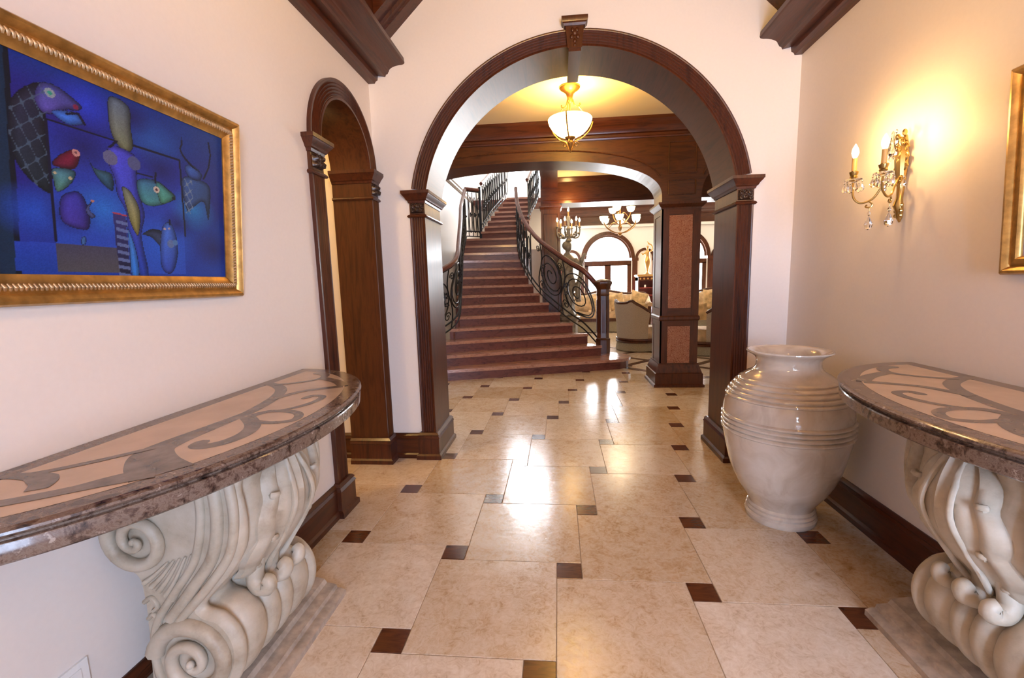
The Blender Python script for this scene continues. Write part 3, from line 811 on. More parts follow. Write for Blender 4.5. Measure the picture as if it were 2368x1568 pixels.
P = [[(*q, z) for q in octo(r, NW)] for r, z in ((.118,.37),(.122,.385),(.105,.40),(.10,.42),(.10,1.06),(.108,1.08),(.102,1.10),(.102,1.16),(.115,1.19),(.145,1.235),(.15,1.25),(.15,1.275),(.12,1.30),(.03,1.325))]
nb.grid(P, cv=True); nb.poly(P[-1]); nb.build('newel_post', M['wood_red'], rr_, 20)
for k in range(8):
    a = k*pi/4
    n_ = (cos(a), sin(a)); t_ = (-sin(a), cos(a)); c = (NW[0]+.0935*n_[0], NW[1]+.0935*n_[1])
    MB().add([(c[0]+t_[0]*s1*.022+n_[0]*o, c[1]+t_[1]*s1*.022+n_[1]*o, z) for z in (.48,1.0) for s1 in (-1,1) for o in (0,.006)],
        [(0,2,3,1),(4,6,7,5),(0,1,5,4),(1,3,7,5),(3,2,6,7),(2,0,4,6)]).build('newel_flute', M['wood'], rr_, 0)
rl_ = empty('stair_railing', (-1.7, 6.6, .6), 'left stair railing of scrolled iron against the cream wall', 'railing', 'stair railings')
ptsL = [(EL[k][0]+.07, EL[k][1]+.06, (k+1)*RISE+.02) for k in range(1, 14)]
rpL = RailPath(ptsL)
railing(Sub(rpL, 0, 1.3), rl_, .96, True, .62)
railing(Sub(rpL, 1.3, rpL.len), rl_, .96, False, .16)
rpLl = RailPath([(-1.85, 9.29, 14*RISE+.02), (-1.72, 9.40, 14*RISE+.02), (-1.58, 9.52, 14*RISE+.02)])
railing(rpLl, rl_, .98, False, .10)
MB().box(-1.61, -1.56, 9.47, 9.53, 14*RISE, 14*RISE+1.06).build('landing_post', M['iron'], rl_, 0)
ptsU = [(UL[k][0]+.03, UL[k][1]+.06, (k+15)*RISE+.02) for k in range(0, 8)]
rpU = RailPath(ptsU)
ru_ = empty('stair_railing', (-1.55, 9.5, 2.37), 'upper stair railing rising from the landing', 'railing', 'stair railings')
railing(rpU, ru_, .95, False, .20)
ptsS = [(-.66, 10.4, 2.62), (-.60, 10.9, 2.9), (-.52, 11.4, 3.15), (-.45, 11.9, 3.46)]
rs_ = empty('stair_railing', (-.6, 10.4, 2.6), 'short iron railing glimpsed right of the upper flight', 'railing', 'stair railings')
railing(RailPath(ptsS), rs_, .95, False, .18)

# ================================================================== CONSOLE TABLES
TY0, TA = 1.305, .81
def half_outline(a, b, n=72):
    return [(TY0+a*cos(pi*k/n), b*max(0, sin(pi*k/n))**.96) for k in range(n+1)]    # (y, depth from wall)
SCROLLS = {   # (points in (y, depth), half width at start, middle, end)
 'A': ([(.875,.400),(.926,.325),(.993,.262),(1.06,.25),(1.162,.255),(1.282,.262),(1.369,.262),(1.534,.229),(1.657,.175),(1.735,.10),(1.765,.05)], .060, .021, .022),
 'B': ([(1.299,.290),(1.215,.370),(1.140,.402),(1.074,.396),(1.040,.365),(1.048,.335),(1.085,.330)], .022, .022, .020),
 'C': ([(1.299,.300),(1.351,.325),(1.356,.395),(1.322,.450),(1.262,.468),(1.236,.415),(1.250,.345)], .018, .014, .014),
 'D': ([(1.333,.300),(1.379,.375),(1.467,.415),(1.543,.409),(1.560,.364),(1.512,.350)], .012, .013, .016),
 'E': ([(1.50,.235),(1.617,.272),(1.672,.335),(1.712,.405)], .016, .015, .022),
 'F': ([(1.745,.09),(1.783,.165),(1.860,.225),(1.945,.205),(1.99,.13)], .013, .014, .024),
 'K': ([(1.87,.235),(1.80,.335),(1.715,.405)], .02, .022, .02),
 'G': ([(1.025,.235),(.956,.185),(.894,.133),(.85,.08),(.845,.04)], .012, .012, .014),
 'H': ([(.883,.375),(.833,.318),(.788,.276),(.740,.215),(.70,.15)], .040, .020, .018),
 'I': ([(.849,.060),(.846,.125),(.822,.172),(.785,.20)], .014, .026, .018),
}
# closed outline of the S-scroll support in (depth from wall, height)
LEG = [(.02,.835),(.395,.835),(.423,.76),(.432,.67),(.418,.595),(.372,.525),(.31,.46),(.283,.42),(.335,.40),(.375,.35),(.386,.285),(.368,.215),(.325,.16),(.27,.13),(.22,.118),(.13,.100),(.105,.13),(.108,.24),(.116,.36),(.118,.44),(.108,.515),(.06,.548),(.022,.59),(.010,.65),(.018,.74)]
LY0, LY1 = 1.05, 1.46
def smooth_poly(pts, n=6):
    return [(max(.006, v[0]), v[1]) for v in catmull([(p[0], p[1], 0) for p in pts], n, True)]
def table(wall, sg, kx, ztop, name_label, plate_front):
    """wall: x of wall, sg: direction out of the wall, kx: depth scale"""
    W = lambda y, d, z: (wall+sg*d*kx, y, z)
    t = empty('console_table', (wall+sg*.2, TY0, 0), name_label, 'console table', 'marble console tables')
    zt = ztop; B = .548
    # slab with moulded edge
    prof = [(.040,zt-.067),(.014,zt-.067),(.008,zt-.062),(.006,zt-.030),(.008,zt-.026),(.016,zt-.024),(.016,zt-.020),(.006,zt-.016),(.001,zt-.010),(.002,zt-.005),(.010,zt-.001),(.016,zt)]
    P = []
    for ins, z in prof:
        P.append([W(y, d+.004, z) for y, d in half_outline(TA-ins, B-ins)])
    mb = MB().grid(P, cv=True); mb.poly(P[0]); mb.poly(P[-1])
    top = mb.build('tabletop', M['emperador'], t, 30)
    # beige field
    fld = [(y, d) for y, d in half_outline(TA-.075, B-.058)]
    fpoly = [(y, max(d, .058)) for y, d in fld]
    MB().poly([W(y, d, zt+.0005) for y, d in fpoly]).build('inlay_field', M['field'], top, 0)
    for key, (pts, w0, w1, w2) in SCROLLS.items():
        c = catmull([(p[0], p[1], 0) for p in pts], 8); n = len(c); L = []; R = []
        for i in range(n):
            a = c[max(i-1,0)]; b = c[min(i+1,n-1)]; tx, ty = b[0]-a[0], b[1]-a[1]; q = math.hypot(tx, ty) or 1
            f = i/(n-1); w = lerp(w0, w1, f*2) if f < .5 else lerp(w1, w2, f*2-1)
            if f > .93 and key in 'BDF': w *= (1-f)/.07*.6+.4
            nx, ny = -ty/q, tx/q; zi = zt+.0008+.0001*list(SCROLLS).index(key)
            L.append(W(c[i][0]+nx*w, c[i][1]+ny*w, zi)); R.append(W(c[i][0]-nx*w, c[i][1]-ny*w, zi))
        MB().grid([L, R]).build('scroll_inlay', M['inlay'], top, 0)
    # carved S-scroll support: lobed sweep along the table
    out = smooth_poly(LEG, 5); n = len(out)
    ar = sum(out[i][0]*out[(i+1)%n][1]-out[(i+1)%n][0]*out[i][1] for i in range(n))
    sgn = 1 if ar > 0 else -1
    nrm = []
    for i in range(n):
        a, b = out[i-1], out[(i+1) % n]; tx, tz = b[0]-a[0], b[1]-a[1]; q = math.hypot(tx, tz) or 1
        nrm.append((sgn*tz/q, -sgn*tx/q))
    lobes = [(0,.10),(.10,.34),(.34,.50),(.50,.66),(.66,.90),(.90,1.0)]
    ys = []
    for a, b in lobes:
        m = 7 if b-a > .12 else 4
        for k in range(m+1):
            u = -1+2*k/m
            ys.append((a+(b-a)*k/m, .030*(1-sqrt(max(0, 1-(u*.97)**2)))))
    P = []
    for f, dp in ys:
        row = []
        for (d, z), (nx, nz) in zip(out, nrm):
            fr = min(1, max(0, (d-.16)/.12)) if z < .82 else 0
            row.append(W(lerp(LY0, LY1, f), d-nx*dp*fr, z-nz*dp*fr))
        P.append(row)
    mb = MB().grid(P, cv=True); mb.poly(P[0]); mb.poly(P[-1])
    sup = mb.build('scroll_support', M['carved'], t, 55)
    # volutes and S-bands on both cheeks
    for yy, dr in ((LY0, -1), (LY1, 1)):
        mb = MB()
        def vol(c, r, turns, a0, s):
            m = int(26*turns); pts = []; rad = []
            for k in range(m+1):
                f = k/m; a = a0+s*2*pi*turns*f; rr = r*(1-f)**.85*.86
                w = .034*(1-.62*f)*(r/.13)
                pts.append(W(yy+dr*(.004+.016*f), c[0]+rr*cos(a), c[1]+rr*sin(a))); rad.append(w*.72)
            mb.tube(pts, rad, 8); mb.sphere(pts[-1], rad[-1]*1.25, 6, 8)
        vol((.128,.632), .118, 1.9, .35*pi, 1)
        vol((.246,.268), .136, 1.9, .95*pi, -1)
        for band, w in (([(.405,.82),(.412,.70),(.388,.595),(.318,.50),(.225,.40),(.165,.33)], .013),
                        ([(.315,.82),(.318,.70),(.285,.575),(.21,.47),(.150,.385),(.128,.30),(.135,.20),(.18,.13)], .012),
                        ([(.36,.82),(.366,.70),(.338,.585),(.265,.485),(.19,.393)], .017)):
            c = catmull([(p[0], p[1], 0) for p in band], 8)
            mb.tube([W(yy+dr*.001, v[0], v[1]) for v in c], w, 8)
        for k in range(5):    # small acanthus strokes under the upper volute
            c = catmull([(.125+.02*k,.50-.012*k,0),(.16+.02*k,.525-.004*k,0),(.205+.018*k,.565+.006*k,0)], 6)
            mb.tube([W(yy+dr*.002, v[0], v[1]) for v in c], [.009*(1-.6*i/(len(c)-1)) for i in range(len(c))], 6)
            c = catmull([(.115+.006*k,.44-.05*k,0),(.14,.455-.05*k,0),(.155,.43-.05*k,0),(.14,.415-.05*k,0)], 5)
            if k < 3: mb.tube([W(yy+dr*.002, v[0], v[1]) for v in c], .007, 6)
        mb.build('volute', M['carved'], sup, 60)
    # acanthus leaf down the front
    front = [(.425,.81),(.444,.75),(.452,.68),(.440,.61),(.405,.545),(.362,.49),(.335,.455),(.325,.43),(.328,.41)]
    fc = catmull([(p[0], p[1], 0) for p in front], 6); P = []
    yc = (LY0+LY1)/2
    for i, v in enumerate(fc):
        f = i/(len(fc)-1)
        hw = (.055+.075*sin(pi*min(1, f*1.25))**.8)*(1+.16*abs(sin(f*pi*5.0)))*(1 if f < .8 else 1-(f-.8)*1.2)
        row = []
        for j in range(17):
            u = -1+2*j/16
            vein = .017*abs(cos(u*pi*2.5))+.022*(1-u*u)-.014*abs(u)
            row.append(W(yc+u*hw+.05*(0.5-f)*0, v[0]+vein-.004, v[1]-.03*abs(u)*f))
        P.append(row)
    lb = MB().grid(P)
    bk = [[(p[0]-sg*.022, p[1], p[2]-.004) for p in r] for r in P]
    lb.grid(bk)
    edge = [r[0] for r in P]+P[-1]+[r[-1] for r in reversed(P)]; edb = [r[0] for r in bk]+bk[-1]+[r[-1] for r in reversed(bk)]
    lb.grid([edge, edb])
    for s1 in (-1, 1):
        for k in range(3):
            f = .2+.24*k; i = int(f*(len(fc)-1)); v = fc[i]; hw = .10-.012*k
            lb.tube([W(yc+s1*(hw+.012*cos(a*.8)*(1-a/12)), v[0]+.006+.014*sin(a*.8)*(1-a/12), v[1]-.01*a/10) for a in range(10)], .0085, 6)
        c = catmull([(fc[0][0]+.02, fc[0][1], 0), (fc[14][0]+.034, fc[14][1], 0), (fc[30][0]+.034, fc[30][1], 0), (fc[44][0]+.026, fc[44][1], 0)], 8)
        lb.tube([W(yc+s1*(.022+.03*sin(pi*i/(len(c)-1))), q[0], q[1]) for i, q in enumerate(c)], .009, 6)
    for s1, k_ in ((-.075,.85), (0,1.0), (.075,.85)):      # curled leaf tips
        c = catmull([(.372,.52,0), (.352,.465,0), (.345,.425,0), (.362,.400,0), (.388,.402,0), (.396,.424,0), (.382,.436,0)], 6); n_ = len(c)-1
        lb.tube([W(yc+s1*(.8+.3*i/n_), q[0], q[1]) for i, q in enumerate(c)], [k_*(.010+.022*sin(pi*min(1, .15+.75*i/n_))) for i in range(n_+1)], 8)
    lb.build('acanthus_leaf', M['carved'], sup, 60)
    # stepped plinth
    q = [(.0,0),(plate_front,0),(plate_front,.022),(plate_front-.02,.03),(plate_front-.035,.03),(plate_front-.04,.045),(plate_front-.08,.052),(plate_front-.09,.068),(plate_front-.14,.078),(.0,.10)]
    MB().prism(q, lambda p, a: (wall+sg*(p[0]+.036), a, p[1]), .78, 1.68).build('plinth', M['plinth'], t, 25)
    MB().prism([(.02,.09),(.24,.09),(.22,.14),(.02,.14)], lambda p, a: W(a, p[0], p[1]), LY0+.02, LY1-.02).build('foot_block', M['carved'], t, 0)
    return t
table(XL, 1, 1.0, .90, 'console table on carved scroll support under the blue painting', .325)
table(XR, -1, 1.10, .908, 'console table on carved scroll support beside the tall vase', .36)

# ================================================================== VASE
vp = [(.0,.012),(.150,.012),(.165,.0),(.172,.012),(.173,.030),(.163,.040),(.168,.052),(.160,.062),(.164,.074),(.156,.086),(.164,.105),(.182,.135),(.212,.18),(.246,.245),(.272,.32),(.290,.40),(.300,.47)]
def ringed(z0, z1, f, n):
    out = []
    for k in range(n):
        z = lerp(z0, z1, k/n); dz = (z1-z0)/n
        out += [(f(z)-.002, z), (f(z+dz*.25)+.0055, z+dz*.25), (f(z+dz*.55)+.0065, z+dz*.55), (f(z+dz*.78)+.002, z+dz*.78), (f(z+dz*.88)-.0045, z+dz*.88)]
    return out
bodyr = lambda z: .306*sqrt(max(0.0, 1-((z-.545)/.42)**2)) if z > .545 else .306*sqrt(max(0, 1-((z-.545)/.62)**2))
vp = vp[:13]+[(.218,.19),(.246,.25),(.268,.32),(.286,.40),(.297,.46)]
vp += ringed(.49, .585, lambda z: .3045-.25*(z-.545)**2, 4)
vp += [(.303,.60),(.298,.635),(.290,.665)]
vp += ringed(.672, .785, lambda z: .2885-((z-.672)/.113)**1.55*.078, 5)
vp += [(.196,.795),(.172,.808),(.156,.822),(.149,.838),(.148,.855),(.151,.872),(.160,.885),(.176,.896),(.192,.905),(.199,.912),(.198,.917),(.188,.919),(.165,.910),(.145,.895),(.133,.870),(.130,.84),(.16,.79),(.22,.70),(.25,.5),(.2,.2),(0,.1)]
vase = MB().lathe([(max(r, .001), z) for r, z in vp], (0,0,0), 96).build('floor_vase', M['vase'], None, 40)
vase.location = (1.192, 2.42, 0.0)
tag(vase, 'tall glossy cream marble vase with ringed shoulders on the floor', 'vase')

# ================================================================== WALL OUTLET
ot = empty('wall_outlet', (XL, .93, .30), 'white outlet plate low on the wall behind the left console', 'outlet')
MB().box(XL, XL+.007, .892, .972, .215, .335).build('cover_plate', M['plate'], ot, 0)
for z in (.25, .30): MB().box(XL+.006, XL+.0095, .912, .952, z-.017, z+.017).build('socket', M['plate'], ot, 0)

# ================================================================== PAINTINGS
def pip(u, v, poly):
    c = False; j = len(poly)-1
    for i in range(len(poly)):
        if (poly[i][1] > v) != (poly[j][1] > v) and u < (poly[j][0]-poly[i][0])*(v-poly[i][1])/(poly[j][1]-poly[i][1])+poly[i][0]: c = not c
        j = i
    return c
def seg(u, v, a, b):
    dx, dy = b[0]-a[0], b[1]-a[1]; t = max(0, min(1, ((u-a[0])*dx+(v-a[1])*dy)/(dx*dx+dy*dy or 1)))
    return math.hypot(u-a[0]-t*dx, v-a[1]-t*dy)
def sm(pts, n=5): return [(p[0], p[1]) for p in catmull([(a, b, 0) for a, b in pts], n, True)]
def mix3(a, b, t): return tuple(lerp(x, y, max(0, min(1, t))) for x, y in zip(a, b))
SH = [   # (outline, colour at top, colour at bottom)
 ([(.18,.74),(.73,.75),(.74,.27),(.74,.02),(.18,.02)], (.010,.014,.20), (.012,.05,.34)),
 ([(.18,.16),(.41,.16),(.41,.02),(.18,.02)], (.035,.035,.07), (.05,.05,.06)),
 ([(.055,.155),(.18,.16),(.18,.02),(.052,.02)], (.010,.035,.30), (.006,.03,.22)),
 (sm([(.17,.90),(.09,.80),(.07,.66),(.08,.52),(.12,.44),(.18,.40),(.185,.54),(.18,.74),(.19,.80)]), (.010,.010,.030), (.006,.012,.020)),
 (sm([(.17,.90),(.22,.915),(.27,.89),(.305,.86),(.285,.83),(.25,.82),(.21,.78),(.17,.77),(.15,.82)]), (.030,.035,.16), (.045,.035,.20)),
 (sm([(.20,.79),(.28,.82),(.31,.78),(.25,.75)]), (.03,.10,.42), (.02,.08,.34)),
 (sm([(.41,.965),(.49,.955),(.495,.84),(.50,.74),(.47,.70),(.43,.73),(.405,.81)]), (.05,.075,.12), (.10,.11,.06)),
 (sm([(.40,.71),(.50,.70),(.51,.62),(.51,.55),(.52,.46),(.535,.36),(.515,.23),(.54,.01),(.49,.01),(.47,.17),(.45,.28),(.45,.37),(.42,.45),(.41,.54),(.39,.62)]), (.03,.03,.30), (.012,.04,.32)),
 (sm([(.44,.50),(.48,.48),(.515,.38),(.50,.24),(.47,.30),(.455,.38)]), (.10,.12,.10), (.22,.20,.05)),
 ([(.395,.35),(.45,.35),(.45,.22),(.455,.01),(.41,.01),(.40,.17)], (.02,.02,.12), (.004,.004,.02)),
 (sm([(.455,.27),(.485,.16),(.495,.01),(.46,.01),(.455,.15)]), (.04,.16,.50), (.02,.16,.60)),
 (sm([(.19,.535),(.21,.585),(.26,.635),(.285,.62),(.262,.54)]), (.14,.006,.03), (.05,.003,.02)),
 (sm([(.19,.52),(.262,.53),(.25,.47),(.20,.41),(.188,.46)]), (.03,.10,.16), (.05,.15,.12)),
 (sm([(.21,.39),(.26,.43),(.29,.40),(.305,.31),(.29,.24),(.22,.255),(.20,.30)]), (.02,.02,.22), (.025,.016,.16)),
 (sm([(.31,.62),(.335,.57),(.40,.56),(.40,.47),(.345,.52)]), (.03,.09,.11), (.01,.05,.12)),
 (sm([(.51,.56),(.60,.585),(.66,.55),(.70,.51),(.65,.46),(.57,.425),(.52,.45)]), (.015,.06,.14), (.03,.13,.13)),
 (sm([(.60,.575),(.66,.545),(.695,.505),(.64,.455),(.61,.47)]), (.03,.14,.15), (.04,.16,.11)),
 (sm([(.74,.64),(.86,.66),(.91,.62),(.905,.50),(.89,.40),(.865,.52),(.80,.47),(.76,.44)]), (.016,.045,.15), (.012,.03,.09)),
 (sm([(.76,.72),(.81,.745),(.86,.70),(.84,.655),(.78,.66)]), (.025,.07,.26), (.012,.03,.14)),
 (sm([(.745,.905),(.752,.86),(.742,.82),(.765,.78),(.815,.735),(.845,.715),(.80,.73),(.752,.775),(.733,.82),(.742,.86)]), (.012,.012,.05), (.006,.006,.03)),
 (sm([(.52,.25),(.57,.29),(.63,.275),(.66,.20),(.67,.16),(.61,.185),(.56,.24)]), (.006,.010,.03), (.03,.05,.12)),
 (sm([(.62,.31),(.67,.335),(.70,.19),(.67,.04),(.62,.03),(.60,.12)]), (.03,.09,.36), (.012,.03,.22)),
 (sm([(.32,.40),(.305,.35),(.325,.32),(.31,.305),(.29,.345)]), (.07,.09,.24), (.05,.07,.22)),
 (sm([(.27,.20),(.285,.20),(.28,.165),(.265,.165)]), (.06,.18,.48), (.05,.16,.42)),
]
LN = [((.18,.745),(.43,.745)),((.50,.75),(.73,.75)),((.18,.745),(.18,.17)),((.73,.75),(.745,.27)),((.43,.745),(.40,.70)),((.87,.675),(.905,.76)),((.905,.76),(.92,.85)),((.92,.85),(.91,.93)),((.25,.80),(.29,.82)),((.29,.82),(.31,.775)),
      ((.51,.60),(.58,.60)),((.60,.63),(.595,.57)),((.66,.33),(.66,.36))]
DOT = [((.20,.87),.017,(.16,.20,.24)),((.20,.87),.008,(.02,.20,.16)),((.283,.848),.010,(.13,.01,.04)),((.271,.622),.014,(.34,.16,.15)),((.271,.622),.005,(.08,.03,.04)),((.60,.53),.015,(.35,.30,.26)),((.60,.53),.007,(.06,.01,.02)),((.688,.50),.010,(.008,.01,.012)),((.40,.645),.030,(.075,.08,.16)),((.50,.65),.030,(.05,.06,.15)),((.318,.395),.006,(.28,.12,.08)),((.632,.30),.006,(.30,.22,.2)),((.655,.305),.006,(.30,.22,.2)),((.195,.50),.006,(.3,.26,.16)),((.245,.49),.006,(.3,.26,.16)),((.66,.21),.020,(.07,.11,.24)),((.685,.22),.014,(.05,.12,.28))]
def art(u, v, rnd):
    c = mix3((.004,.020,.17), (.010,.008,.14), .5+.5*sin(5*u+3*v+1.5*sin(7*v-3*u)))
    c = mix3(c, (.010,.055,.17), max(0, (u-.6)*2.0)*max(0, v-.3))
    if v < .42: c = mix3(c, (.006,.04,.30), (.42-v)*1.6)
    if u < .065+.02*v: c = (.004,.016,.045)
    if abs(u-.06-.022*v) < .008: c = (.002,.004,.012)
    for si, (poly, a, b) in enumerate(SH):
        if si == 1:
            for p, r, col in (((.36,.36),.16,(.012,.10,.42)), ((.62,.20),.20,(.010,.07,.42)), ((.80,.45),.15,(.012,.12,.34)), ((.32,.88),.14,(.012,.03,.42)), ((.60,.80),.16,(.012,.06,.28)), ((.12,.30),.14,(.010,.05,.36))):
                q = math.hypot(u-p[0], v-p[1])/r
                if q < 1: c = mix3(c, col, (1-q)**1.2)
            for p, r in (((.30,.66),.13), ((.63,.66),.14), ((.24,.30),.10), ((.70,.34),.10), ((.92,.20),.14), ((.50,.90),.10)):
                q = math.hypot(u-p[0], v-p[1])/r
                if q < 1: c = mix3(c, (.006,.006,.075), (1-q)*.9)
        if pip(u, v, poly):
            vs = [p[1] for p in poly]; t = (v-min(vs))/(max(vs)-min(vs)); c = mix3(b, a, t)
            us = [p[0] for p in poly]; e = (u-min(us))/(max(us)-min(us))
            dd = min(seg(u, v, poly[i-1], poly[i]) for i in range(len(poly)))
            k = .32+1.0*min(1, dd/.028)
            if len(poly) > 6: c = tuple(x*k*(1.35-.75*e) for x in c)
            if dd < .0022 and len(poly) > 6: c = (.003,.004,.016)
    if .405 < u < .455 and v < .31 and sin(v*150+u*30) > .2: c = mix3(c, (.09,.13,.30), .75)
    if pip(u, v, SH[3][0]):
        q = abs(sin(u*70+v*22))*abs(sin(v*34-u*41))
        if q < .07: c = mix3(c, (.04,.07,.12), .8)
    if .75 < u < .80 and .42 < v < .64 and abs(sin(u*95+v*40))*abs(sin(v*55-u*60)) < .16: c = (.10,.14,.22)
    for a, b in LN:
        if seg(u, v, a, b) < .005: c = (.004,.004,.018)
    for p, r, col in DOT:
        if math.hypot(u-p[0], (v-p[1])*.8) < r: c = col
    if seg(u, v, (.395,.352), (.45,.345)) < .004: c = (.25,.03,.05)
    k = .85+.3*rnd
    return tuple(max(0, min(1, x*k*1.25)) for x in c)
def picture(wall, sg, y0, y1, z0, hgt, lean, fwid, label, fn, mats, rope=True):
    t = empty('framed_painting', (wall, (y0+y1)/2, z0), label, 'painting')
    V = Vector((sg*sin(lean), 0, cos(lean))); Nn = Vector((sg*cos(lean), 0, -sin(lean))); O = Vector((wall+sg*.003, y0, z0))
    Pt = lambda u, v, w: tuple(O+Vector((0, u, 0))+V*v+Nn*w)
    Wd = y1-y0
    prof = [(0,0),(0,.020),(.006,.030),(.014,.032),(.022,.026),(.028,.016),(.034,.020),(.038,.022),(.052,.024),(.058,.018),(fwid,.012),(fwid,0)]
    for (a, b, c, d) in (((0,0),(1,0),(1,1),(-1,1)), ((1,0),(1,1),(-1,1),(-1,-1)), ((1,1),(0,1),(-1,-1),(1,-1)), ((0,1),(0,0),(1,-1),(1,1))):
        P = []
        for (o, w) in prof:
            P.append([Pt(a[0]*Wd+c[0]*o, a[1]*hgt+c[1]*o, w), Pt(b[0]*Wd+d[0]*o, b[1]*hgt+d[1]*o, w)])
        MB().grid(P).build('frame_side', mats[0], t, 40)
    if rope:
        mb = MB(); o = .045; per = []
        for (a, b) in (((o,o),(Wd-o,o)), ((Wd-o,o),(Wd-o,hgt-o)), ((Wd-o,hgt-o),(o,hgt-o)), ((o,hgt-o),(o,o))):
            L = math.hypot(b[0]-a[0], b[1]-a[1]); n = int(L/.0105)
            for k in range(n): per.append((lerp(a[0], b[0], (k+.5)/n), lerp(a[1], b[1], (k+.5)/n), (b[0]-a[0])/L, (b[1]-a[1])/L))
        for u, v, tx, ty in per:
            p0 = Pt(u-.6*tx*.005-ty*.008, v-.6*ty*.005+tx*.008, .022); p1 = Pt(u, v, .027); p2 = Pt(u+.6*tx*.005+ty*.008, v+.6*ty*.005-tx*.008, .022)
            mb.tube([p0, p1, p2], [.0025,.0047,.0025], 6)
        tag(mb.build('rope_moulding', mats[1], t, 60), kind='stuff')
    nu, nv = fn[1], fn[2]; rnd = random.Random(3)
    me = bpy.data.meshes.new('canvas'); vs = []; cols = []
    cw, ch = Wd-2*fwid+.004, hgt-2*fwid+.004
    for i in range(nu+1):
        for j in range(nv+1):
            p = Pt(fwid-.002+cw*i/nu, fwid-.002+ch*j/nv, .008)
            vs.append(tuple(Vector(p)-t.location)); uu = i/nu
            cols.append(fn[0](uu, j/nv, rnd.random()))
    me.from_pydata(vs, [], [(i*(nv+1)+j, (i+1)*(nv+1)+j, (i+1)*(nv+1)+j+1, i*(nv+1)+j+1) for i in range(nu) for j in range(nv)])
    ca = me.color_attributes.new('paint', 'FLOAT_COLOR', 'POINT')
    ca.data.foreach_set('color', [x for c in cols for x in (*c, 1)])
    me.materials.append(M['oil']); cv = bpy.data.objects.new('canvas', me); COL.objects.link(cv); cv.parent = t
    return t
picture(XL, 1, .845, 1.70, 1.276, .652, .085, .075, 'gilt framed blue surreal painting of a figure, fish and animals', (art, 300, 236), (M['gold'], M['gold_rope']))
picture(XR, -1, .85, 1.72, 1.285, .67, .05, .06, 'gold framed picture at the right edge, mostly out of view', (lambda u, v, r: (.42+.1*v, .38+.08*v, .40+.06*u), 12, 10), (M['gold'], M['gold_rope']), False)

# ================================================================== WALL SCONCE
def crystal_drop(mb, p, s=1.0):
    x, y, z = p
    mb.lathe([(.001,0),(.004*s,-.004*s),(.0055*s,-.010*s),(.002*s,-.016*s)], p, 8)
    mb.lathe([(.001,-.017*s),(.006*s,-.028*s),(.0125*s,-.045*s),(.0105*s,-.056*s),(.001,-.064*s)], p, 8)
sy = 2.222
sc = empty('wall_sconce', (XR, sy, 1.52), 'brass two-light candle sconce hung with crystal drops', 'sconce')
bp = MB()
bp.tube([(XR-.018, sy, 1.525), (XR-.02, sy, 1.545), (XR-.022, sy, 1.575), (XR-.03, sy, 1.60), (XR-.026, sy, 1.63), (XR-.024, sy, 1.68), (XR-.028, sy, 1.73), (XR-.03, sy, 1.79), (XR-.028, sy, 1.84), (XR-.024, sy, 1.875), (XR-.02, sy, 1.90)],
        [.003,.012,.016,.020,.013,.015,.021,.026,.021,.014,.006], 10)
bp.build('backplate', M['brass'], sc)
orn = MB()
for z, r in ((1.80,.03),(1.84,.026),(1.76,.028)):
    for s1 in (-1, 1):
        orn.tube([(XR-.03, sy+s1*(.012+r*(1-k/14)*abs(cos(k*.6))), z+r*(1-k/14)*sin(k*.6)) for k in range(12)], .004, 6)
for s1 in (-1, 1):
    for z in (1.555, 1.575, 1.60): orn.sphere((XR-.026, sy+s1*.014, z), .010, 5, 8)
orn.build('scrolled_ornament', M['brass'], sc)
for s1, bx, bz in ((1, 1.388, 1.775), (-1, 1.388, 1.762)):
    by = sy+s1*.098
    a = MB()
    pth = catmull([(XR-.03, sy+s1*.01, 1.70), (XR-.05, sy+s1*.025, 1.715), (XR-.075, sy+s1*.042, 1.69), (XR-.10, sy+s1*.06, 1.642), (XR-.135, sy+s1*.085, 1.628), (bx+.006, by-.002*s1, 1.652), (bx, by, bz-.075), (bx, by, bz-.05)], 8)
    a.tube(pth, .0048, 8)
    a.tube(catmull([(XR-.112, sy+s1*.069, 1.634), (XR-.100, sy+s1*.06, 1.618), (XR-.106, sy+s1*.064, 1.604), (XR-.120, sy+s1*.074, 1.608), (XR-.116, sy+s1*.071, 1.617)], 5), .0036, 6)
    a.tube([(XR-.108, sy+s1*.065, 1.603), (XR-.108, sy+s1*.065, 1.586)], .0015, 6)
    arm = a.build('arm', M['brass'], sc)
    MB().lathe([(.002,-.055),(.012,-.05),(.022,-.044),(.034,-.040),(.035,-.037),(.02,-.034)], (bx, by, bz), 20, ).build('drip_pan', M['crystal'], arm)
    MB().lathe([(.004,-.036),(.012,-.033),(.0165,-.026),(.014,-.020),(.017,-.012),(.019,-.004),(.016,0)], (bx, by, bz), 16).build('socket_cup', M['brass'], arm)
    MB().lathe([(.0105,-.002),(.0105,.058),(.006,.060)], (bx, by, bz), 16).build('candle', M['candle'], arm)
    MB().lathe([(.004,.058),(.010,.066),(.0145,.082),(.0125,.098),(.006,.113),(.001,.122)], (bx, by, bz), 14).build('bulb', M['bulb'], arm)
    for k in range(6):
        an = 2*pi*k/6+.3
        m2 = MB(); crystal_drop(m2, (bx+.034*cos(an), by+.034*sin(an), bz-.040), .85); m2.build('crystal_drop', M['crystal'], arm, 20)
    m2 = MB(); crystal_drop(m2, (XR-.108, sy+s1*.065, 1.588), 1.35); m2.build('crystal_drop', M['crystal'], arm, 20)
    L = point('sconce_lamp', (bx, by, bz+.09), 2.3, (1.0, .55, .18), .012); L.parent = sc; L.location = Vector((bx, by, bz+.135))-Vector(sc.location)
for z, dx in ((1.93,-.05), (1.88,-.05)):
    m2 = MB(); crystal_drop(m2, (XR-.05, sy+.015, z), 1.1); m2.build('crystal_drop', M['crystal'], sc, 20)
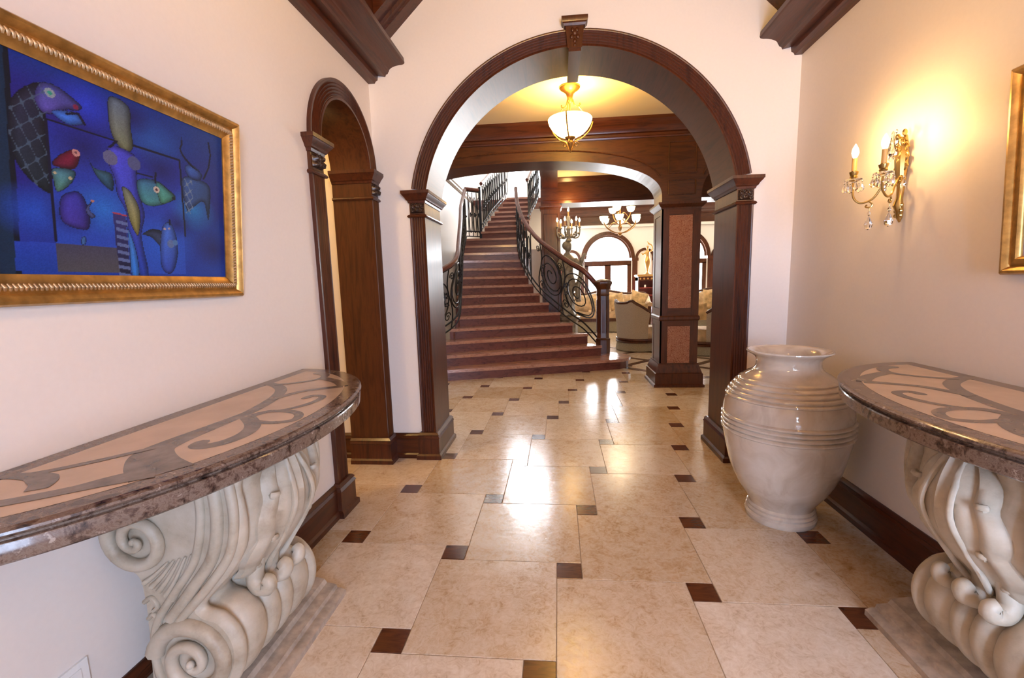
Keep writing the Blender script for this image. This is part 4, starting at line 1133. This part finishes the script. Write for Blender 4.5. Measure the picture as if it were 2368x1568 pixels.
for k in range(5):          # prism chain from the arms to the plate
    m2 = MB(); crystal_drop(m2, (XR-.055-.02*(k % 2), sy+(-.06+.03*k), 1.735-.008*abs(k-2)), .8); m2.build('crystal_drop', M['crystal'], sc, 20)
for s1 in (-1, 1):
    for z_, r_ in ((1.70,.026), (1.865,.02)):
        MB().tube([(XR-.045, sy+s1*(.02+r_*(1-j/13)*cos(j*.65)), z_+r_*(1-j/13)*sin(j*.65)) for j in range(12)], [.0055-.0003*j for j in range(12)], 6).build('leaf_scroll', M['brass'], sc)
fl = MB()
for k in range(7):
    fl.sphere((XR-.035-.008*(k % 2), sy+.018*sin(k*1.7), 1.83+.013*k), .011, 5, 8, (1,.7,1.4))
fl.build('leaf_crest', M['brass'], sc)
spire = MB().lathe([(.002,0),(.012,.01),(.006,.02),(.017,.04),(.012,.06),(.005,.10),(.008,.115),(.001,.13)], (XR-.075, sy, 1.79), 10)
spire.build('crystal_spire', M['crystal'], sc, 20)

# ================================================================== PENDANT LAMPS
def pendant(loc, label, zc, power, group=None, glass=M['bowl'], zceil=None, up=.012, soft=.05):
    x, y = loc; t = empty('pendant_lamp', (x, y, zc), label, 'pendant lamp', group)
    MB().lathe([(.095,0),(.097,-.012),(.085,-.025),(.06,-.04),(.035,-.065),(.026,-.10),(.03,-.125),(.022,-.14),(.004,-.145)], (x, y, zc), 28).build('canopy', M['bronze'], t)
    MB().tube([(x, y, zc-.14), (x, y, zc-.50)], .006, 8).build('stem', M['bronze'], t)
    if zceil: MB().tube([(x, y, zc), (x, y, zceil)], .008, 8).build('hanging_rod', M['bronze'], t)
    zr = zc-.285
    for k in range(3):
        a = 2*pi*k/3+.35; cx, cy = cos(a), sin(a)
        pts = [(x+cx*.03, y+cy*.03, zc-.11), (x+cx*.045, y+cy*.045, zc-.155), (x+cx*.075, y+cy*.075, zc-.165), (x+cx*.10, y+cy*.10, zc-.15), (x+cx*.10, y+cy*.10, zc-.135)]
        ch = MB().tube(catmull(pts, 6), .006, 6)
        ch.tube([(x+cx*.09, y+cy*.09, zc-.17), (x+cx*.205, y+cy*.205, zr+.002)], .006, 6)
        ch.tube(catmull([(x+cx*.235, y+cy*.235, zr-.01), (x+cx*.20, y+cy*.20, zr-.09), (x+cx*.12, y+cy*.12, zr-.165), (x+cx*.05, y+cy*.05, zr-.20), (x+cx*.02, y+cy*.02, zr-.26), (x, y, zr-.30)], 6), .007, 6)
        ch.tube([(x+cx*(.06+.03*(1-j/12)*cos(j*.7)), y+cy*(.06+.03*(1-j/12)*cos(j*.7)), zr-.225+.03*(1-j/12)*sin(j*.7)) for j in range(11)], .005, 6)
        ch.build('scroll_arm', M['bronze'], t)
    MB().lathe([(.203,0),(.207,-.006),(.205,-.02),(.195,-.05),(.165,-.095),(.12,-.135),(.07,-.16),(.02,-.17),(.02,-.160),(.068,-.150),(.115,-.127),(.158,-.09),(.187,-.048),(.197,-.005)], (x, y, zr), 40).build('glass_bowl', glass, t)
    MB().lathe([(.004,-.16),(.05,-.165),(.045,-.18),(.025,-.195),(.028,-.215),(.015,-.24),(.008,-.28),(.002,-.31)], (x, y, zr), 20).build('finial', M['bronze'], t)
    L = point('pendant_light', (0,0,0), power, (1.0, .58, .12), soft); L.parent = t; L.location = (0.03, -.02, zr-zc+up)
    return t
pendant((.135, 4.50), 'lit glass bowl pendant on the foyer ceiling seen through the arch', 3.10, 40)
pendant((.1375, .1), 'glass bowl pendant of the hall, above and behind the viewpoint', 2.95, 125, None, M['bowl_hall'], 4.2, .04, .06)
# corridor ceiling lamp beyond the side arch
cl = empty('ceiling_lamp', (-2.4, 2.0, 3.2), 'round ceiling lamp in the side corridor', 'ceiling lamp')
MB().lathe([(.16,0),(.165,-.02),(.15,-.06),(.09,-.10),(.02,-.115)], (-2.4, 2.0, 3.2), 28).build('glass_dome', M['bowl'], cl)
MB().lathe([(.17,0),(.175,-.012),(.168,-.02)], (-2.4, 2.0, 3.2), 28).build('rim', M['brass'], cl)
L = point('corridor_light', (0,0,0), 30, (1,.66,.28), .1); L.parent = cl; L.location = (0,0,-.2)

# ================================================================== LIVING ROOM
# torchere: robed figure holding a candelabra
TX, TYY = .20, 8.18
tr = empty('torchere_statue', (TX, TYY, 0), 'bronze robed figure carrying a lit candelabra beside the stairs', 'statue')
MB().lathe([(.20,0),(.21,.02),(.21,.09),(.17,.11),(.155,.14),(.15,.56),(.17,.60),(.20,.62),(.20,.66),(.16,.68)], (TX, TYY, 0), 8).build('pedestal', M['patina'], tr, 25)
fg = MB(); z0 = .68
fg.lathe([(.15,0),(.155,.04),(.12,.10),(.105,.25),(.10,.40),(.115,.52),(.13,.60),(.125,.66),(.105,.74),(.10,.80),(.12,.90),(.13,.96),(.125,1.02),(.085,1.07),(.045,1.10),(.04,1.14)], (TX-.02, TYY, z0), 20, lambda a, z: 1+.10*sin(5*a+z*6)*(1 if z < .75 else .2))
fg.sphere((TX-.01, TYY-.01, z0+1.22), .075, 8, 12, (.9,1,1.2))
fg.sphere((TX-.03, TYY+.02, z0+1.25), .085, 8, 12, (1.05,1,1))
fg.tube(catmull([(TX+.10, TYY, z0+1.0), (TX+.20, TYY-.03, z0+.92), (TX+.24, TYY-.06, z0+1.02), (TX+.29, TYY-.06, z0+1.10)], 6), [.05]*6+[.042]*6+[.03]*7, 8)
fg.tube(catmull([(TX-.12, TYY, z0+1.0), (TX-.17, TYY-.04, z0+.90), (TX-.10, TYY-.12, z0+.84), (TX-.02, TYY-.14, z0+.92)], 6), [.05]*6+[.042]*6+[.03]*7, 8)
fg.tube(catmull([(TX+.20, TYY-.02, z0+.95), (TX+.22, TYY, z0+.75), (TX+.16, TYY, z0+.5), (TX+.17, TYY, z0+.25)], 6), .05, 8)
fo = fg.build('figure', M['patina'], tr, 80)
rm = fo.modifiers.new('remesh', 'REMESH'); rm.mode = 'VOXEL'; rm.voxel_size = .014; rm.use_smooth_shade = True
cand = MB(); zc_ = z0+1.30
cand.lathe([(.03,0),(.06,.03),(.04,.06),(.02,.10),(.035,.14),(.03,.20),(.045,.24),(.02,.28),(.02,.36),(.04,.40),(.03,.44)], (TX, TYY, zc_), 14)
candle_pos = []
for k in range(6):
    a = 2*pi*k/6+.2; cx, cy = cos(a), sin(a)
    cand.tube(catmull([(TX+cx*.02, TYY+cy*.02, zc_+.14), (TX+cx*.10, TYY+cy*.10, zc_+.08), (TX+cx*.18, TYY+cy*.18, zc_+.10), (TX+cx*.205, TYY+cy*.205, zc_+.20), (TX+cx*.20, TYY+cy*.20, zc_+.26)], 6), .012, 6)
    for j in range(3): cand.sphere((TX+cx*(.10+.04*j), TYY+cy*(.10+.04*j), zc_+.10+.03*j), .022, 4, 6)
    cand.lathe([(.01,0),(.03,.01),(.032,.02),(.015,.03)], (TX+cx*.20, TYY+cy*.20, zc_+.25), 10)
    candle_pos.append((TX+cx*.20, TYY+cy*.20, zc_+.275))
cand.lathe([(.01,0),(.03,.01),(.032,.02),(.015,.03)], (TX, TYY, zc_+.43), 10); candle_pos.append((TX, TYY, zc_+.455))
cd = cand.build('candelabra', M['patina'], tr, 50)
for p in candle_pos:
    c_ = MB().lathe([(.012,0),(.012,.08),(.008,.083)], p, 10).build('candle', M['candle'], cd)
    MB().lathe([(.005,.08),(.014,.095),(.017,.11),(.012,.13),(.002,.155)], p, 10).build('bulb', M['bulb'], cd)
L = point('torchere_light', (0,0,0), 11, WARM, .08); L.parent = tr; L.location = (0, 0, zc_+.72)

# chandelier
CX, CYc, CZ = 1.41, 10.5, 2.28
chd = empty('chandelier', (CX, CYc, CZ), 'two-tier bronze chandelier with lit glass cups in front of the arched window', 'chandelier')
MB().lathe([(.005,0),(.035,.02),(.05,.05),(.03,.08),(.02,.10),(.045,.15),(.05,.19),(.025,.23),(.02,.40),(.03,.45),(.015,.5),(.012,.66)], (CX, CYc, CZ), 14).build('stem', M['bronze'], chd)
MB().tube([(CX, CYc, CZ+.66), (CX, CYc, 3.55)], .01, 6).build('chain', M['bronze'], chd)
MB().lathe([(.02,-.07),(.08,-.05),(.09,0)], (CX, CYc, 3.55), 18).build('canopy', M['bronze'], chd)
for tier, (nn, R, zb, ph) in enumerate(((6, .40, .30, .35), (3, .24, .52, .1))):
    for k in range(nn):
        a = 2*pi*k/nn+ph; cx, cy = cos(a), sin(a)
        am = MB().tube(catmull([(CX+cx*.03, CYc+cy*.03, CZ+(.06 if tier == 0 else .42)), (CX+cx*R*.45, CYc+cy*R*.45, CZ+zb-.20), (CX+cx*R*.85, CYc+cy*R*.85, CZ+zb-.10), (CX+cx*R, CYc+cy*R, CZ+zb)], 6), .011, 6)
        am.tube(catmull([(CX+cx*.03, CYc+cy*.03, CZ+zb-.05), (CX+cx*R*.4, CYc+cy*R*.4, CZ+zb-.01), (CX+cx*R*.75, CYc+cy*R*.75, CZ+zb-.10)], 6), .007, 6)
        ao = am.build('arm', M['bronze'], chd)
        MB().lathe([(.02,0),(.05,.012),(.075,.04),(.090,.085),(.098,.12),(.094,.12),(.085,.085),(.07,.045),(.045,.02)], (CX+cx*R, CYc+cy*R, CZ+zb), 20).build('glass_cup', M['shade'], ao)
L = point('chandelier_light', (0,0,0), 30, (1,.8,.5), .2); L.parent = chd; L.location = (0, 0, .85)

def cushion(name, c, w, h, d, rot, mat, label, group):
    mb = MB(); n = 12; P = []
    for sgn in (1, -1):
        P = []
        for i in range(n+1):
            row = []
            for j in range(n+1):
                u, v = -1+2*i/n, -1+2*j/n
                t = sgn*d*(max(0, (1-u**4)*(1-v**4)))**.5
                k = 1-.07*(1-abs(u*v))
                row.append((u*w*k, t, v*h*k))
            P.append(row)
        mb.grid(P)
    mb.xf(Matrix.Rotation(rot[2], 4, 'Z') @ Matrix.Rotation(rot[0], 4, 'X') @ Matrix.Rotation(rot[1], 4, 'Y'))
    o = mb.build(name, mat, None, 60); o.location = c
    return tag(o, label, 'cushion', group)
# barrel-back armchairs seen from behind
def armchair(loc, rot, label):
    t = empty('armchair', (0,0,0), label, 'armchair', 'barrel-back armchairs')
    # plan: open to +y (faces away); back towards -y
    n = 28
    def plan(s, r): # s 0..1 around the back
        a = pi*(1.06)+(-.06*pi*2)*0
        an = lerp(-.06*pi, -.94*pi, s)
        return (r*cos(an), r*.92*sin(an)+.02)
    def toph(s): 
        q = abs(s-.5)*2
        return .88-.02*cos(q*pi)-.20*max(0, (q-.42)/.58)**1.2+ (.03*math.exp(-((q-.40)/.10)**2))
    P = []
    for i in range(n+1):
        s = i/n; h = toph(s); row = []
        for r, z in ((.37,.20),(.375,.24),(.39,.5),(.425,h-.05),(.43,h),(.36,h),(.33,h-.06),(.30,.45),(.30,.20)):
            x, y = plan(s, r); row.append((x, y, z))
        P.append(row)
    mb = MB().grid(P, cv=True); mb.poly(P[0]); mb.poly(P[-1]); mb.build('upholstered_back', M['linen'], t, 50)
    MB().tube([(*plan(i/n, .40), toph(i/n)+.015) for i in range(n+1)], .034, 8).build('carved_top_rail', M['wood'], t)
    P = []
    for i in range(33):
        a = 2*pi*i/32
        P.append([(r*cos(a), r*.92*sin(a)+.02, z) for r, z in ((.36,.155),(.40,.16),(.405,.185),(.39,.195),(.40,.205),(.395,.235),(.36,.24))])
    MB().grid(P).build('base_rail', M['wood'], t, 40)
    P = []
    for i in range(129):
        a = 2*pi*i/128; k = 1+.012*(i % 2)
        P.append([(r*k*cos(a), r*k*.92*sin(a)+.02, z) for r, z in ((.37,.16),(.385,.10),(.395,.012))])
    MB().grid(P).build('fringe_skirt', M['skirt'], t, 80)
    MB().prz([(.31*cos(2*pi*k/24), .31*.95*sin(2*pi*k/24)+.06) for k in range(24)], .22, .44).build('seat', M['sofa_fabric'], t, 50)
    t.location = loc; t.rotation_euler = (0, 0, rot)
    return t
armchair((1.44, 8.50, 0), radians(-58), 'grey barrel-back armchair between the newel post and granite column')
armchair((2.60, 7.98, 0), radians(58), 'grey barrel-back armchair glimpsed right of the granite column')
cushion('cushion', (1.52, 8.62, .72), .17, .15, .06, (radians(-14),.15,.25), M['gold_fabric'], 'gold cushion in the armchair beside the newel post', 'gold cushions')
cushion('cushion', (2.42, 8.12, .70), .18, .15, .06, (radians(-14),-.1,-.2), M['gold_fabric'], 'gold cushion in the armchair right of the granite column', 'gold cushions')
# sofas
def sofa(loc, w, label):
    t = empty('sofa', (0,0,0), label, 'sofa', 'gold sofas')
    n = 30; P = []
    th_ = lambda s: .90+.10*sin(pi*s)**.6+.03*cos(4*pi*s)
    for i in range(n+1):
        s = i/n; x = lerp(-w/2, w/2, s); y = .34+.08*sin(pi*s); h = th_(s)-.05
        P.append([(x, y, .25), (x, y+.03, h), (x, y-.04, h+.02), (x, y-.14, h-.06), (x, y-.16, .42)])
    mb = MB().grid(P, cv=True); mb.poly(P[0]); mb.poly(P[-1]); mb.build('back', M['sofa_fabric'], t, 50)
    MB().tube([(lerp(-w/2, w/2, i/n), .35+.08*sin(pi*i/n), th_(i/n)) for i in range(n+1)], .03, 8).build('carved_crest', M['wood_red'], t)
    MB().box(-w/2+.1, w/2-.1, -.42, .3, .36, .52).build('seat', M['sofa_fabric'], t, 0)
    MB().box(-w/2+.03, w/2-.03, -.44, .3, .28, .36).build('seat_rail', M['wood_red'], t, 0)
    MB().box(-w/2+.05, w/2-.05, -.42, .28, .02, .28).build('fringe_skirt', M['skirt'], t, 0)
    for sg in (-1, 1):
        MB().tube([(sg*(w/2-.05), -.40, .66), (sg*(w/2-.02), 0, .70), (sg*w/2, .30, .84)], [.08,.085,.08], 10).build('arm', M['sofa_fabric'], t)
        MB().tube([(sg*(w/2-.05), -.42, .02), (sg*(w/2-.04), -.43, .30), (sg*(w/2-.05), -.43, .64)], [.03,.04,.05], 8).build('arm_post', M['wood_red'], t)
    t.location = loc
    return t
sofa((1.25, 11.75, 0), 2.1, 'long floral gold sofa with carved crest below the arched window')
sofa((4.05, 11.75, 0), 1.9, 'gold sofa glimpsed right of the granite column')
cushion('cushion', (1.99, 11.50, .78), .21, .23, .09, (radians(-16),.3,-.2), M['gold_fabric'], 'big gold cushion at the right end of the long sofa', 'gold cushions')
cushion('cushion', (1.47, 11.48, .76), .20, .21, .09, (radians(-18),-.2,.1), M['gold_fabric'], 'gold cushion leaning second from the right end of the long sofa', 'gold cushions')
cushion('cushion', (.56, 11.46, .74), .22, .22, .08, (radians(-14),.1,.2), M['sofa_fabric'], 'floral cushion seen through the iron ring of the railing', 'gold cushions')
cushion('cushion', (1.03, 11.46, .74), .22, .20, .08, (radians(-16),-.15,0), M['gold_fabric'], 'gold cushion left of the newel post on the long sofa', 'gold cushions')
cushion('cushion', (3.76, 11.48, .76), .20, .25, .08, (radians(-12),.05,0), M['gold_fabric'], 'tan cushion on the sofa nearest the granite column', 'gold cushions')
cushion('cushion', (4.22, 11.48, .78), .20, .26, .08, (radians(-12),-.08,0), M['gold_fabric'], 'tan cushion on the sofa nearest the right pilaster', 'gold cushions')
# red lacquer cabinet with a gilt statue on top
cb = empty('cabinet', (2.52, 13.3, 0), 'red lacquer cabinet with shelves beside the arched window', 'cabinet')
MB().box(2.26, 2.30, 13.05, 13.5, 0, 1.36).build('side_panel', M['wood'], cb, 0)
MB().box(2.76, 2.80, 13.05, 13.5, 0, 1.36).build('side_panel', M['wood'], cb, 0)
MB().box(2.30, 2.76, 13.46, 13.5, 0, 1.36).build('back_panel', M['red_lacquer'], cb, 0)
for z in (.05, .62, .84, 1.05): MB().box(2.30, 2.76, 13.08, 13.46, z, z+.02).build('shelf', M['red_lacquer'], cb, 0)
fr_ = MB().box(2.26, 2.80, 13.03, 13.5, 1.26, 1.38).build('frieze', M['wood'], cb, 0)
for k in range(5): MB().sphere((2.32+.105*k, 13.025, 1.32), .028, 5, 8, (1,.5,1)).build('rosette', M['statue_gold'], fr_)
MB().mould([(2.26,13.03),(2.80,13.03),(2.80,13.5),(2.26,13.5)], [(-.1,1.38),(.02,1.38),(.03,1.40),(.03,1.43),(-.1,1.44)], True, 1).build('top', M['statue_gold'], cb, 25)
card = MB().box(2.44, 2.49, 13.10, 13.105, 1.07, 1.145).build('card', M['plate'], None, 0); tag(card, 'small white card standing on the cabinet shelf', 'card')
gs = MB(); gx, gy, gz = 2.55, 13.25, 1.44
gs.lathe([(.09,0),(.10,.02),(.05,.05),(.03,.10),(.05,.18),(.07,.26),(.085,.36),(.07,.44),(.05,.50),(.06,.56),(.065,.62),(.045,.66),(.02,.70)], (gx, gy, gz), 16, lambda a, z: 1+.12*sin(3*a+z*9))
gs.sphere((gx, gy, gz+.75), .045, 6, 10, (1,1,1.2))
gs.tube(catmull([(gx+.05, gy, gz+.62), (gx+.14, gy, gz+.70), (gx+.10, gy, gz+.82), (gx, gy, gz+.86)], 5), .02, 8)
gs.tube(catmull([(gx-.05, gy, gz+.62), (gx-.13, gy, gz+.56), (gx-.17, gy, gz+.60)], 5), .02, 8)
gs.tube([(gx+.10, gy, gz+.82), (gx-.02, gy, gz+.92)], .014, 6)
st = gs.build('gilt_figurine', M['statue_gold'], None, 80); tag(st, 'gilt dancing figurine with raised arm on the red cabinet', 'figurine')
rm = st.modifiers.new('remesh', 'REMESH'); rm.mode = 'VOXEL'; rm.voxel_size = .012; rm.use_smooth_shade = True
